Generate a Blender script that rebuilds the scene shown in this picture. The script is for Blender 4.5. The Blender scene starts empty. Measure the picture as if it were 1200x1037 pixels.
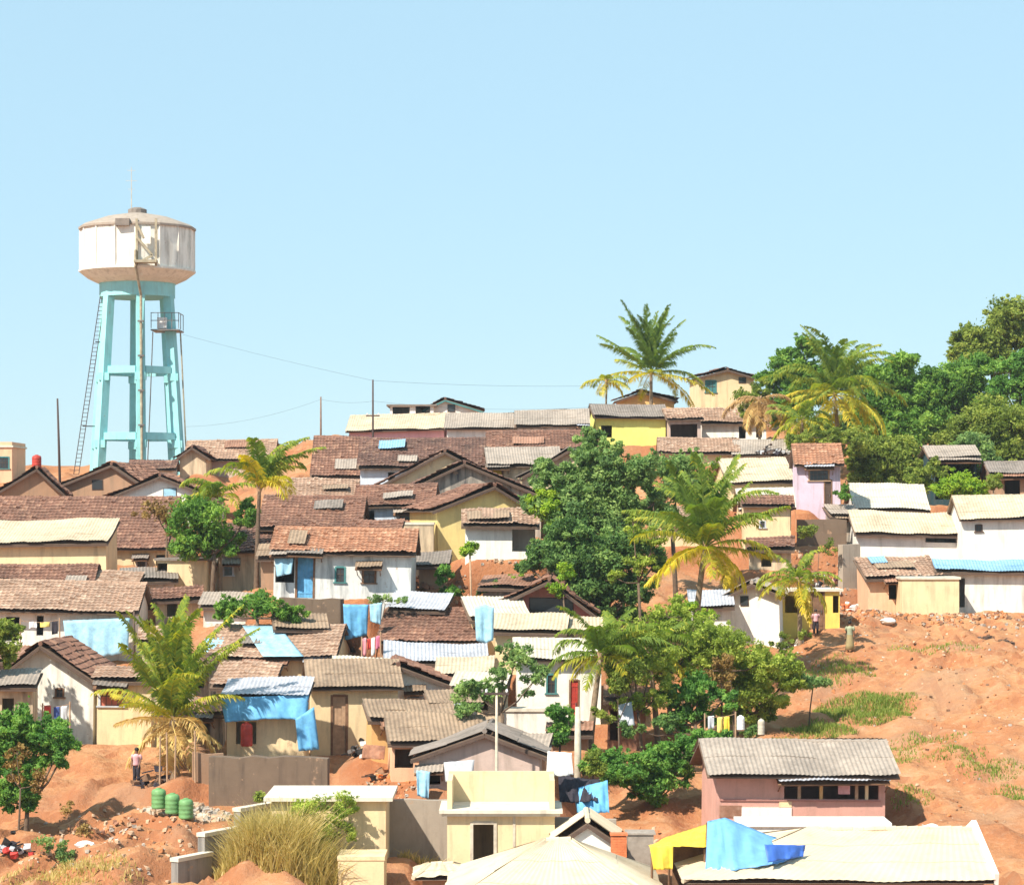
import bpy, math, random
import numpy as np
from mathutils import Vector, Matrix

SC = bpy.context.scene
COL = SC.collection
F, YH = 3000.0, 600.0          # focal length and horizon row, both in photograph pixels
rnd = random.Random(7)
def wx(px, d): return (px - 600.0) * d / F
def wz(py, d): return (YH - py) * d / F

# ------------------------------------------------------------------ materials
MATS = {}
def _nodes(name):
    m = bpy.data.materials.new(name); m.use_nodes = True
    nt = m.node_tree; nt.nodes.clear()
    return m, nt, nt.nodes, nt.links
def _coords(N, L):
    tc = N.new('ShaderNodeTexCoord'); oi = N.new('ShaderNodeObjectInfo')
    mu = N.new('ShaderNodeMath'); mu.operation = 'MULTIPLY'; mu.inputs[1].default_value = 57.0
    L.new(oi.outputs['Random'], mu.inputs[0])
    ad = N.new('ShaderNodeVectorMath'); ad.operation = 'ADD'
    L.new(tc.outputs['Object'], ad.inputs[0]); L.new(mu.outputs[0], ad.inputs[1])
    return ad.outputs[0]
def _noise(N, L, vec, scale, detail=4, rough=.6, sc=None):
    if sc:
        mp = N.new('ShaderNodeVectorMath'); mp.operation = 'MULTIPLY'; mp.inputs[1].default_value = sc
        L.new(vec, mp.inputs[0]); vec = mp.outputs[0]
    n = N.new('ShaderNodeTexNoise'); n.inputs['Scale'].default_value = scale
    n.inputs['Detail'].default_value = detail; n.inputs['Roughness'].default_value = rough
    L.new(vec, n.inputs['Vector']); return n.outputs['Fac']
def _range(N, L, v, a, b, c=0., d=1.):
    r = N.new('ShaderNodeMapRange'); r.inputs[1].default_value = a; r.inputs[2].default_value = b
    r.inputs[3].default_value = c; r.inputs[4].default_value = d; L.new(v, r.inputs[0]); return r.outputs[0]
def _mix(N, L, f, a, b, blend='MIX'):
    m = N.new('ShaderNodeMix'); m.data_type = 'RGBA'; m.blend_type = blend
    if hasattr(f, 'is_output'): L.new(f, m.inputs[0])
    else: m.inputs[0].default_value = f
    for i, c in ((6, a), (7, b)):
        if hasattr(c, 'is_output'): L.new(c, m.inputs[i])
        else: m.inputs[i].default_value = (*c, 1)
    return m.outputs[2]
def _bump(N, L, h, s, dist=.02):
    b = N.new('ShaderNodeBump'); b.inputs['Strength'].default_value = s; b.inputs['Distance'].default_value = dist
    L.new(h, b.inputs['Height']); return b.outputs[0]
def _finish(m, N, L, col, rough=.85, normal=None, metal=0., spec=.3):
    p = N.new('ShaderNodeBsdfPrincipled'); o = N.new('ShaderNodeOutputMaterial')
    if hasattr(col, 'is_output'): L.new(col, p.inputs['Base Color'])
    else: p.inputs['Base Color'].default_value = (*col, 1)
    p.inputs['Roughness'].default_value = rough; p.inputs['Metallic'].default_value = metal
    p.inputs['Specular IOR Level'].default_value = spec
    if normal is not None: L.new(normal, p.inputs['Normal'])
    L.new(p.outputs[0], o.inputs[0]); return m
def dk(c, f): return tuple(x * f for x in c)

def plaster(name, col, dirt=.5, dcol=(.16, .13, .10), thr=.5):
    m, nt, N, L = _nodes(name); v = _coords(N, L)
    n1 = _noise(N, L, v, .9, 5, .65); n2 = _noise(N, L, v, 1.0, 5, .6, (2.6, 2.6, .35)); n3 = _noise(N, L, v, 9, 3)
    c = _mix(N, L, _range(N, L, n1, .3, .75), dk(col, .86), tuple(min(1, x * 1.1) for x in col))
    c = _mix(N, L, _range(N, L, n2, thr, thr + .3, 0, dirt), c, dcol)
    c = _mix(N, L, _range(N, L, n1, .6, .85, 0, dirt * .8), c, dk(dcol, 1.6))
    c = _mix(N, L, _range(N, L, n3, .55, .8, 0, .3), c, dk(col, .6))
    n4 = _noise(N, L, v, 1.5, 6, .72); n5 = _noise(N, L, v, .45, 3, .5)
    c = _mix(N, L, _range(N, L, n4, .69 - .09 * dirt, .73 - .09 * dirt, 0, min(.8, .25 + .45 * dirt)), c, (.40, .25, .16))
    c = _mix(N, L, _range(N, L, n5, .5, .75, 0, .3 * dirt + .08), c, dk(col, .62))
    MATS[name] = _finish(m, N, L, c, .9, _bump(N, L, n3, .25))
def roofmat(name, col, lo, hi, patch=.5, rough=.85):
    m, nt, N, L = _nodes(name); v = _coords(N, L)
    at = N.new('ShaderNodeAttribute'); at.attribute_name = 'tint'
    c = _mix(N, L, _range(N, L, at.outputs['Fac'], -.7, .8), lo, col)
    c = _mix(N, L, _range(N, L, at.outputs['Fac'], .8, 1.1), c, hi)
    n1 = _noise(N, L, v, .55, 5, .65); n2 = _noise(N, L, v, 4.0, 4, .65)
    c = _mix(N, L, _range(N, L, n1, .42, .66, 0, min(.9, patch * 1.4)), c, dk(lo, .7))
    c = _mix(N, L, _range(N, L, n2, .5, .8, 0, .45), c, hi)
    c = _mix(N, L, _range(N, L, n2, .28, .48, .45, 0), c, dk(lo, .6))
    MATS[name] = _finish(m, N, L, c, rough, _bump(N, L, n2, .2))
def simple(name, col, rough=.7, var=.25, scale=3., metal=0., spec=.3):
    m, nt, N, L = _nodes(name); v = _coords(N, L)
    n1 = _noise(N, L, v, scale, 5, .65)
    c = _mix(N, L, _range(N, L, n1, .3, .7), dk(col, 1 - var), tuple(min(1, x * (1 + var * .6)) for x in col))
    MATS[name] = _finish(m, N, L, c, rough, _bump(N, L, n1, .15), metal, spec)
def leafmat(name, c0, c1, c2, trans=.3):
    m, nt, N, L = _nodes(name)
    at = N.new('ShaderNodeAttribute'); at.attribute_name = 'tint'
    c = _mix(N, L, _range(N, L, at.outputs['Fac'], 0, .55), c0, c1)
    c = _mix(N, L, _range(N, L, at.outputs['Fac'], .5, 1), c, c2)
    p = N.new('ShaderNodeBsdfPrincipled'); t = N.new('ShaderNodeBsdfTranslucent'); x = N.new('ShaderNodeMixShader')
    o = N.new('ShaderNodeOutputMaterial')
    p.inputs['Roughness'].default_value = .65; p.inputs['Specular IOR Level'].default_value = .22
    L.new(c, p.inputs['Base Color'])
    b = N.new('ShaderNodeHueSaturation'); b.inputs['Value'].default_value = 1.5; b.inputs['Saturation'].default_value = 1.1
    L.new(c, b.inputs['Color']); L.new(b.outputs[0], t.inputs['Color'])
    x.inputs[0].default_value = trans
    L.new(p.outputs[0], x.inputs[1]); L.new(t.outputs[0], x.inputs[2]); L.new(x.outputs[0], o.inputs[0])
    MATS[name] = m

plaster('cream', (.75, .585, .355), .5); plaster('cream_old', (.64, .50, .34), .85, (.16, .13, .10), .42)
plaster('white', (.82, .79, .73), .42); plaster('white_old', (.79, .76, .69), .6, (.2, .16, .12), .45)
plaster('yellow', (.80, .64, .27), .35); plaster('greyw', (.68, .69, .67), .85, (.09, .10, .11), .46)
plaster('pink', (.60, .33, .27), .4); plaster('pinkred', (.62, .24, .19), .4); plaster('lilac', (.64, .50, .60), .7)
plaster('rose', (.74, .42, .45), .3); plaster('peach', (.76, .47, .30), .4)
plaster('limey', (.74, .72, .20), .2); plaster('brownw', (.36, .22, .14), .7); plaster('greyc', (.28, .26, .24), .8, (.06, .06, .06))
plaster('pinkgrey', (.52, .40, .35), .6); plaster('ochre', (.72, .44, .18), .4); plaster('stone', (.17, .12, .085), .9, (.07, .05, .04))
plaster('bluew', (.55, .62, .72), .5); plaster('slab', (.66, .60, .50), .5); plaster('weather', (.46, .40, .33), 1., (.07, .07, .075), .36)
plaster('tealpaint', (.30, .66, .69), .5, (.22, .30, .28)); plaster('tankwhite', (.86, .84, .77), .6, (.20, .16, .11), .45)
plaster('tankroof', (.36, .30, .25), .7); plaster('tankcone', (.78, .75, .67), .5)
plaster('darkwall', (.10, .09, .08), .4)
roofmat('tile', (.25, .125, .085), (.13, .07, .052), (.42, .25, .17), .5)
roofmat('tile_dark', (.19, .10, .075), (.10, .06, .05), (.33, .21, .15), .55)
roofmat('tile_orange', (.40, .19, .11), (.24, .12, .075), (.56, .35, .23), .4)
roofmat('tile_pale', (.42, .275, .195), (.27, .17, .12), (.60, .46, .35), .45)
roofmat('asb', (.36, .30, .25), (.25, .21, .18), (.50, .44, .38), .45)
roofmat('asb_dark', (.24, .20, .175), (.16, .14, .12), (.36, .32, .28), .45)
roofmat('creamsheet', (.57, .465, .335), (.43, .345, .24), (.66, .57, .44), .45)
roofmat('whitesheet', (.60, .54, .44), (.46, .41, .33), (.70, .65, .55), .4)
roofmat('tan', (.33, .235, .16), (.22, .155, .11), (.46, .36, .26), .5)
roofmat('tin', (.46, .47, .52), (.32, .33, .37), (.62, .63, .68), .4, .5)
simple('under', (.16, .11, .08), .9); simple('wood', (.20, .11, .065), .8, .4); simple('wood_dark', (.10, .065, .05), .8)
simple('wood_pale', (.42, .27, .17), .8, .3); simple('pole', (.075, .05, .045), .8, .3); simple('conc', (.55, .48, .38), .9, .3)
simple('trunk', (.26, .19, .13), .9, .4, 6); simple('bark', (.14, .095, .065), .95, .4, 6); simple('wire', (.05, .05, .055), .6)
simple('glass', (.04, .045, .05), .15, .2, 2, 0, .5); simple('steel', (.22, .20, .19), .5, .3, 3, .6)
simple('rustpipe', (.36, .31, .22), .7, .4); simple('reddoor', (.45, .05, .035), .6); simple('tealtrim', (.06, .20, .20), .6)
simple('tarp_blue', (.13, .38, .64), .6, .35, 2.5); simple('tarp_pale', (.30, .52, .66), .6, .35, 2.5); simple('tarp_deep', (.05, .14, .50), .5, .2)
simple('tarp_yellow', (.80, .56, .06), .6, .3, 2); simple('cloth_white', (.80, .79, .78), .9, .1); simple('cloth_pink', (.68, .28, .32), .9, .2)
simple('cloth_red', (.55, .06, .05), .9, .2); simple('cloth_purple', (.16, .03, .10), .9, .3); simple('cloth_yellow', (.78, .62, .18), .9, .2)
simple('cloth_dark', (.035, .03, .04), .9, .3); simple('cloth_blue', (.06, .10, .30), .9, .2); simple('cloth_green', (.33, .36, .24), .9, .2)
simple('skin', (.20, .10, .065), .6, .1); simple('hair', (.012, .01, .009), .5)
simple('brick', (.58, .17, .07), .9, .3, 8); simple('drum_green', (.16, .33, .13), .5, .3); simple('tank_blue', (.10, .40, .66), .45, .2)
simple('rock', (.52, .36, .24), .95, .4, 4); simple('rockgrey', (.42, .37, .32), .95, .4, 4); simple('soilred', (.50, .21, .09), 1., .3)
simple('orange', (.80, .28, .10), .8, .2); simple('rust', (.33, .16, .10), .85, .4); simple('black', (.02, .018, .018), .7)
leafmat('leaf_dark', (.065, .135, .04), (.135, .25, .07), (.28, .40, .11), .38)
leafmat('leaf_grey', (0.091, 0.169, 0.052), (0.202, 0.325, 0.098), (0.377, 0.481, 0.156), .38)
leafmat('leaf_bright', (.065, .155, .028), (.155, .30, .05), (.32, .46, .085), .4)
leafmat('leaf_olive', (0.103, 0.149, 0.025), (0.230, 0.299, 0.052), (0.414, 0.448, 0.098), .4)
leafmat('leaf_lime', (0.125, 0.250, 0.025), (0.275, 0.413, 0.037), (0.425, 0.525, 0.062), .4)
leafmat('leaf_emerald', (.06, .16, .03), (.13, .285, .055), (.28, .45, .09), .4)
leafmat('leaf_brown', (0.161, 0.098, 0.034), (0.287, 0.184, 0.057), (0.414, 0.299, 0.103))
leafmat('palm', (.08, .16, .03), (.21, .29, .045), (.66, .54, .06), .4)
leafmat('palm_dry', (0.253, 0.149, 0.063), (0.460, 0.299, 0.127), (0.644, 0.483, 0.184), .3)
leafmat('grass_dry', (.30, .25, .07), (.52, .42, .15), (.68, .56, .28), .4)
leafmat('grass_green', (0.092, 0.149, 0.023), (0.207, 0.276, 0.046), (0.380, 0.380, 0.103), .3)

def earth_mat():
    m, nt, N, L = _nodes('laterite_earth')
    tc = N.new('ShaderNodeTexCoord'); v = tc.outputs['Object']
    n1 = _noise(N, L, v, .10, 6, .6); n2 = _noise(N, L, v, .55, 6, .72); n3 = _noise(N, L, v, 3.2, 5, .7); n4 = _noise(N, L, v, .22, 6, .7, (1, .5, 1))
    c = _mix(N, L, _range(N, L, n1, .38, .62), (.38, .155, .068), (.45, .225, .108))
    c = _mix(N, L, _range(N, L, n2, .5, .74, 0, .8), c, (.51, .315, .185))
    c = _mix(N, L, _range(N, L, n4, .52, .68, 0, .85), c, (.33, .135, .068))
    c = _mix(N, L, _range(N, L, n2, .26, .44, .85, 0), c, (.24, .115, .065))
    c = _mix(N, L, _range(N, L, n3, .56, .8, 0, .5), c, (.62, .44, .30))
    c = _mix(N, L, _range(N, L, n3, .2, .42, .6, 0), c, (.20, .085, .042))
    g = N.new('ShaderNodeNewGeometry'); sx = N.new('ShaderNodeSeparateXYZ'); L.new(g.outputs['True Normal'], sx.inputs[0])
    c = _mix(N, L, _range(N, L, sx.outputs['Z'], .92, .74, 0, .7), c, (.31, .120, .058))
    n5 = _noise(N, L, v, .16, 5, .6); n6 = _noise(N, L, v, 9, 4, .7)
    c = _mix(N, L, _range(N, L, n5, .54, .66, 0, .45), c, (.33, .215, .14))
    c = _mix(N, L, _range(N, L, n6, .58, .8, 0, .4), c, (.56, .40, .28))
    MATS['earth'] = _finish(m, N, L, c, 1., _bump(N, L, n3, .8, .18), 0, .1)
earth_mat()

# ------------------------------------------------------------------ mesh building
class MB:
    def __init__(s): s.V = []; s.n = 0; s.Fs = []; s.T = []; s.M = []
    def add(s, pts, faces, m=0, t=None):
        b = s.n; s.V.append(np.asarray(pts, dtype=np.float32).reshape(-1, 3)); s.n += len(s.V[-1])
        for f in faces: s.Fs.append(tuple(i + b for i in f)); s.M.append(m)
        if t is None: s.T.extend([.5] * len(faces))
        else: s.T.extend(t)
    def poly(s, pts, m=0): s.add(pts, [tuple(range(len(pts)))], m)
    def box(s, x0, x1, y0, y1, z0, z1, m=0):
        s.add([(x0,y0,z0),(x1,y0,z0),(x1,y1,z0),(x0,y1,z0),(x0,y0,z1),(x1,y0,z1),(x1,y1,z1),(x0,y1,z1)],
              [(0,3,2,1),(4,5,6,7),(0,1,5,4),(1,2,6,5),(2,3,7,6),(3,0,4,7)], m)
    def bar(s, a, b, w, h=None, m=0):
        h = h or w; a = Vector(a); b = Vector(b); d = (b - a).normalized()
        u = d.cross(Vector((0,0,1)))
        if u.length < 1e-3: u = Vector((1,0,0))
        u = u.normalized() * w / 2; v = u.cross(d).normalized() * h / 2
        p = [a-u-v, a+u-v, a+u+v, a-u+v, b-u-v, b+u-v, b+u+v, b-u+v]
        s.add([tuple(q) for q in p], [(0,3,2,1),(4,5,6,7),(0,1,5,4),(1,2,6,5),(2,3,7,6),(3,0,4,7)], m)
    def tube(s, pts, rad, n=6, m=0, cap=True):
        pts = [Vector(p) for p in pts]; V = []; k = len(pts)
        if not hasattr(rad, '__len__'): rad = [rad] * k
        for i, p in enumerate(pts):
            d = (pts[min(i+1,k-1)] - pts[max(i-1,0)]).normalized()
            u = d.cross(Vector((.31,.95,.07))).normalized(); w = d.cross(u)
            for j in range(n):
                a = 2*math.pi*j/n; V.append(tuple(p + (u*math.cos(a) + w*math.sin(a)) * rad[i]))
        Fc = [(i*n+j, i*n+(j+1)%n, (i+1)*n+(j+1)%n, (i+1)*n+j) for i in range(k-1) for j in range(n)]
        if cap: Fc += [tuple(range(n-1,-1,-1)), tuple(range((k-1)*n, k*n))]
        s.add(V, Fc, m)
    def lathe(s, prof, n=16, c=(0,0,0), m=0, rot=0.):
        V = []; k = len(prof)
        for r, z in prof:
            for j in range(n):
                a = 2*math.pi*j/n + rot; V.append((c[0]+r*math.cos(a), c[1]+r*math.sin(a), c[2]+z))
        s.add(V, [(i*n+j, i*n+(j+1)%n, (i+1)*n+(j+1)%n, (i+1)*n+j) for i in range(k-1) for j in range(n)]
              + [tuple(range(n-1,-1,-1)), tuple(range((k-1)*n, k*n))], m)
    def build(s, name, mats, parent=None, smooth=False, loc=None):
        me = bpy.data.meshes.new(name)
        V = np.concatenate(s.V); nf = len(s.Fs)
        ln = np.fromiter((len(f) for f in s.Fs), np.int32, nf)
        st = np.zeros(nf, np.int32); st[1:] = np.cumsum(ln)[:-1]
        idx = np.fromiter((i for f in s.Fs for i in f), np.int32, int(ln.sum()))
        me.vertices.add(len(V)); me.vertices.foreach_set('co', V.ravel())
        me.loops.add(len(idx)); me.loops.foreach_set('vertex_index', idx)
        me.polygons.add(nf); me.polygons.foreach_set('loop_start', st)
        me.polygons.foreach_set('material_index', np.array(s.M, np.int32))
        me.polygons.foreach_set('use_smooth', np.full(nf, bool(smooth)))
        at = me.attributes.new('tint', 'FLOAT', 'FACE'); at.data.foreach_set('value', np.array(s.T, np.float32))
        me.update(calc_edges=True); me.validate()
        for x in ([mats] if isinstance(mats, str) else mats): me.materials.append(MATS[x])
        o = bpy.data.objects.new(name, me); COL.objects.link(o)
        if parent: o.parent = parent
        if loc is not None: o.location = loc
        return o
def tag(o, label=None, cat=None, group=None, kind=None):
    if label: o['label'] = label
    if cat: o['category'] = cat
    if group: o['group'] = group
    if kind: o['kind'] = kind
    return o
def thing(name, label, cat, loc, rz=0., group=None):
    o = bpy.data.objects.new(name, None); COL.objects.link(o); o.empty_display_size = .3
    o.location = loc; o.rotation_euler = (0, 0, rz)
    return tag(o, label, cat, group)

# ------------------------------------------------------------------ roofs
def slope(mb, O, U, Vd, W, L, kind, seed, coarse=False, m=0, mu=1):
    """One roof slope: O eave corner, U along the eave, Vd up the slope; tiles or corrugated sheets."""
    r = np.random.RandomState(seed)
    O, U, Vd = (np.array(a, float) for a in (O, U, Vd)); Nn = np.cross(U, Vd); Nn /= np.linalg.norm(Nn)
    if Nn[2] < 0: Nn = -Nn
    if kind == 'tile': pu, pv, amp, step, spl = .26, .40, .022, .045, 4
    elif kind == 'flat': pu, pv, amp, step, spl = .4, .6, .003, .004, 2
    else: pu, pv, amp, step, spl = .20, 1.5, .018, .015, 4
    if coarse: spl = 2
    nu = max(2, int(round(W / pu))); nv = max(1, int(round(L / pv)))
    us = np.linspace(0, W, nu * spl + 1); vs = np.repeat(np.linspace(0, L, nv + 1), 2)[1:-1]
    off = np.tile([step, 0.], nv)
    ph = np.arange(nu * spl + 1) % spl
    hu = amp * (1 + np.cos(2 * np.pi * ph / spl))
    a, b, c = r.rand(3) * 6
    uu, vv = np.meshgrid(us, vs)
    sag = .05 * (1 + np.sin(uu * .9 + a)) + .02 * (1 + np.sin(uu * 2.3 + c)) + .04 * (1 + np.sin(vv * 1.3 + uu * .35 + b)) + .05 * np.sin(np.pi * vv / L) ** 2 * -1 + .05
    row = np.repeat(np.arange(nv), 2)
    if kind == 'tile':
        jit = r.rand(nv, nu + 1) * .022 + (r.rand(nv, nu + 1) > .94) * .06
        colid = np.minimum(np.arange(nu * spl + 1) // spl, nu)
    else:
        sw = 5; jit = r.rand(nv, nu // sw + 2) * .03; colid = np.arange(nu * spl + 1) // (spl * sw)
    H = hu[None, :] + off[:, None] + sag + jit[row][:, colid]
    P = O + uu[..., None] * U + vv[..., None] * Vd + H[..., None] * Nn
    # ragged eave
    nr, ncn = uu.shape
    e = r.rand(jit.shape[1])[colid] * (.07 if kind == 'tile' else .12)
    P[0] -= e[:, None] * Vd
    Fc = []; T = []
    tt = r.rand(nv, jit.shape[1])
    if kind != 'tile': tt = .3 + .4 * tt
    for i in range(nr - 1):
        for j in range(ncn - 1):
            q = i * ncn + j; Fc.append((q, q + 1, q + ncn + 1, q + ncn)); T.append(tt[row[i], colid[j]])
    mb.add(P.reshape(-1, 3), Fc, m, T)
    lo, hi = -.07, -.004
    A = [O + hi*Nn, O + W*U + hi*Nn, O + W*U + L*Vd + hi*Nn, O + L*Vd + hi*Nn]
    B = [p + (lo - hi) * Nn for p in A]
    mb.add(A + B, [(0,1,2,3),(7,6,5,4),(0,4,5,1),(1,5,6,2),(2,6,7,3),(3,7,4,0)], mu)
ROOFKIND = lambda mat: 'tile' if mat.startswith('tile') else 'sheet'

# ------------------------------------------------------------------ houses
PADS = []
def panel(mb, x0, x1, z0, z1, holes, y=0., dep=.18, m=0):
    """Front wall in the XZ plane with rectangular openings and their reveals."""
    xs = sorted({x0, x1} | {min(max(v, x0), x1) for h in holes for v in h[:2]})
    zs = sorted({z0, z1} | {min(max(v, z0), z1) for h in holes for v in h[2:4]})
    for i in range(len(xs) - 1):
        for k in range(len(zs) - 1):
            cx, cz = (xs[i] + xs[i+1]) / 2, (zs[k] + zs[k+1]) / 2
            if any(h[0] < cx < h[1] and h[2] < cz < h[3] for h in holes): continue
            mb.poly([(xs[i],y,zs[k]),(xs[i+1],y,zs[k]),(xs[i+1],y,zs[k+1]),(xs[i],y,zs[k+1])], m)
    for a, b, c, d in holes:
        for q in ([(a,y,c),(a,y,d),(a,y+dep,d),(a,y+dep,c)], [(b,y,c),(b,y+dep,c),(b,y+dep,d),(b,y,d)],
                  [(a,y,d),(b,y,d),(b,y+dep,d),(a,y+dep,d)], [(a,y,c),(a,y+dep,c),(b,y+dep,c),(b,y,c)]): mb.poly(q, m)
def fit_openings(root, ops, holes, y=0.):
    for (kind, mat), (a, b, c, d) in zip(ops, holes):
        w, h = b - a, d - c; t = min(.09, w * .12)
        if kind == 'open': continue
        f = MB()
        for q in ((a-.03, a+t, c, d), (b-t, b+.03, c, d), (a+t, b-t, d-t, d+.03)): f.box(q[0], q[1], y-.025, y+.06, q[2], q[3])
        if kind == 'win':
            f.box(a-.1, b+.1, y-.09, y+.05, c-.07, c)
            o = f.build('window', random.Random(int(a*977)+int(b*331)).choice(('wood_dark','wood','wood_pale','cloth_grey','tealtrim')) if mat != 'tealtrim' else mat, root)
            g = MB(); g.box(a+t, b-t, y+.05, y+.07, c, d-t)
            n = max(2, int(w / .28))
            for i in range(1, n): g.box(a+t+(w-2*t)*i/n-.012, a+t+(w-2*t)*i/n+.012, y+.02, y+.045, c, d-t, 1)
            g.box(a+t, b-t, y+.012, y+.018, c+h*.48, c+h*.52, 1)
            g.build('pane', [mat if mat in MATS else 'glass', 'wood_dark'], o)
        else:
            o = f.build('door_frame', 'wood', root)
            g = MB(); n = max(3, int(w / .2))
            for i in range(n): g.box(a+t+(w-2*t)*i/n+.004, a+t+(w-2*t)*(i+1)/n-.004, y+.045+.006*(i % 2), y+.085, c+.02, d-t)
            for z in (.12, .5, .86): g.box(a+t+.02, b-t-.02, y+.028, y+.043, c+h*z-.05, c+h*z+.05)
            lf = g.build('door', mat, root)
            k = MB(); k.box(b-t-.11, b-t-.08, y-.03, y+.028, c+h*.42, c+h*.5); k.build('handle', 'steel', lf)
def _holes(ops, d, xc, zr, H):
    hs = []; kk = []
    for o in ops:
        k, a, b, t = o[0], wx(o[1], d) - xc, wx(o[2], d) - xc, wz(o[3], d) - zr
        bot = 0.02 if k == 'door' else wz(o[4], d) - zr
        hs.append((a, b, max(bot, .02), min(t, H - .05))); kk.append((k, o[-1] if isinstance(o[-1], str) else 'glass'))
    return kk, hs
def _ridge(roof, a, b, mat, seed):
    mb = MB(); a = Vector(a); b = Vector(b); n = max(2, int((b - a).length / .4)); r = random.Random(seed)
    for i in range(n):
        p = a.lerp(b, i / n); q = a.lerp(b, (i + 1.06) / n); j = r.uniform(-.012, .012)
        mb.tube([p + Vector((0,0,j)), q + Vector((0,0,j+.015))], [.115, .13], 8)
    mb.build('ridge_cap', mat, roof)
SEED = [11]
def nseed(): SEED[0] += 7; return SEED[0]

def _settle(root, sd):
    r = random.Random(sd + 77); root.rotation_euler.y += math.radians(r.uniform(-1.5, 1.5)); root.rotation_euler.z += math.radians(r.uniform(-4, 4))
def _awning(root, hs, kk, sd, y=0.):
    r = random.Random(sd + 31)
    for (k, m_), (a, b, c, d) in zip(kk, hs):
        if b - a < .5 or r.random() > .45: continue
        w = MB(); e = r.uniform(.15, .5); q = r.uniform(.5, .95); h = d + .1; L = math.hypot(q, .28)
        slope(w, (a-e, y-q, h-.2), (1,0,r.uniform(-.03,.03)), (0,q/L,.28/L), b-a+2*e, L, 'sheet', sd+3)
        w.bar((a-e+.1, y-q+.1, h-.28), (a-e+.1, y-.02, h-.55), .04, m=1); w.bar((b+e-.1, y-q+.1, h-.28), (b+e-.1, y-.02, h-.55), .04, m=1)
        w.build('awning', [r.choice(('tan','asb','rustroof','tin','asb_dark')), 'wood'], root)
def H_long(name, label, px0, px1, d, base, eave, ridge, roof, wall, ops=(), rz=0., D=None, pitch=23, ov=.45, side=.25,
           shed=False, cat='house', group='houses crowded on the hillside', cap=None, pad=True, found=1.6):
    sd = nseed(); de = d - ov
    xl, xr = wx(px0, de), wx(px1, de); xc = (xl + xr) / 2; W = xr - xl
    zr0 = wz(base, d); he = wz(eave, de) - zr0
    Dh = 3.0
    if D: Dh = D if shed else D / 2
    else:
        for _ in range(30):
            rise = wz(ridge, d + Dh) - wz(eave, de); Dh = min(max(rise / math.tan(math.radians(pitch)) - ov, 1.0), 5.5)
    hr = wz(ridge, d + Dh) - zr0
    root = thing(name, label, cat, (xc, d, zr0), math.radians(rz), group)
    run = Dh + ov; L = math.hypot(run, hr - he); sl = (hr - he) / run
    hw = he + sl * ov - .09; x0, x1 = -W/2 + side, W/2 - side
    kk, hs = _holes(ops, d, xc, zr0, hw)
    mb = MB(); panel(mb, x0, x1, -found, hw, hs)
    Dw = Dh if shed else 2 * Dh
    for x in (x0, x1):
        if shed: mb.poly([(x,0,-found),(x,Dh,-found),(x,Dh,hr-.1),(x,0,hw)])
        else: mb.poly([(x,0,-found),(x,Dw,-found),(x,Dw,hw),(x,Dh,hr-.1),(x,0,hw)])
    mb.poly([(x0,Dw,-found),(x1,Dw,-found),(x1,Dw,hr-.1 if shed else hw),(x0,Dw,hr-.1 if shed else hw)])
    mb.build('wall', wall, root); fit_openings(root, kk, hs); _awning(root, hs, kk, sd)
    rb = MB(); k = ROOFKIND(roof)
    slope(rb, (-W/2,-ov,he), (1,0,0), (0,run/L,(hr-he)/L), W, L, k, sd)
    if not shed: slope(rb, (-W/2,2*Dh+ov,he), (1,0,0), (0,-run/L,(hr-he)/L), W, L, k, sd+1, True)
    ro = rb.build('roof', [roof, 'under'], root)
    rp = random.Random(sd + 5)
    if k == 'tile' and W > 4 and L > 2.2:
        for q in range(rp.choice((0, 0, 1, 1, 2))):
            w_, l_ = rp.uniform(1.0, 2.6), rp.uniform(.9, 1.8); u0, v0 = rp.uniform(.3, W - w_ - .3), rp.uniform(.2, max(.25, L - l_ - .3))
            pm = MB(); vd = np.array((0, run/L, (hr-he)/L)); nn = np.array((0, -vd[2], vd[1]))
            slope(pm, np.array((-W/2,-ov,he)) + np.array((u0,0,0)) + v0*vd + .17*nn, (math.cos(.08),0,.02), vd, w_, l_, 'sheet', sd+q+9)
            pm.build('patch_sheet', [rp.choice(('tan','asb','rustroof','asb_dark','tile_pale','tan','tarp_roof')), 'under'], ro)
    if not shed: _ridge(ro, (-W/2,Dh,hr+.09), (W/2,Dh,hr+.09), cap or roof, sd)
    else:
        f = MB(); f.box(-W/2, W/2, -ov-.02, -ov+.03, he-.16, he-.075); f.build('fascia', 'wood_dark', ro)
    _settle(root, sd)
    if pad: PADS.append((xc, d, math.radians(rz), x0, x1, 0., Dw, zr0))
    return root

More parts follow.
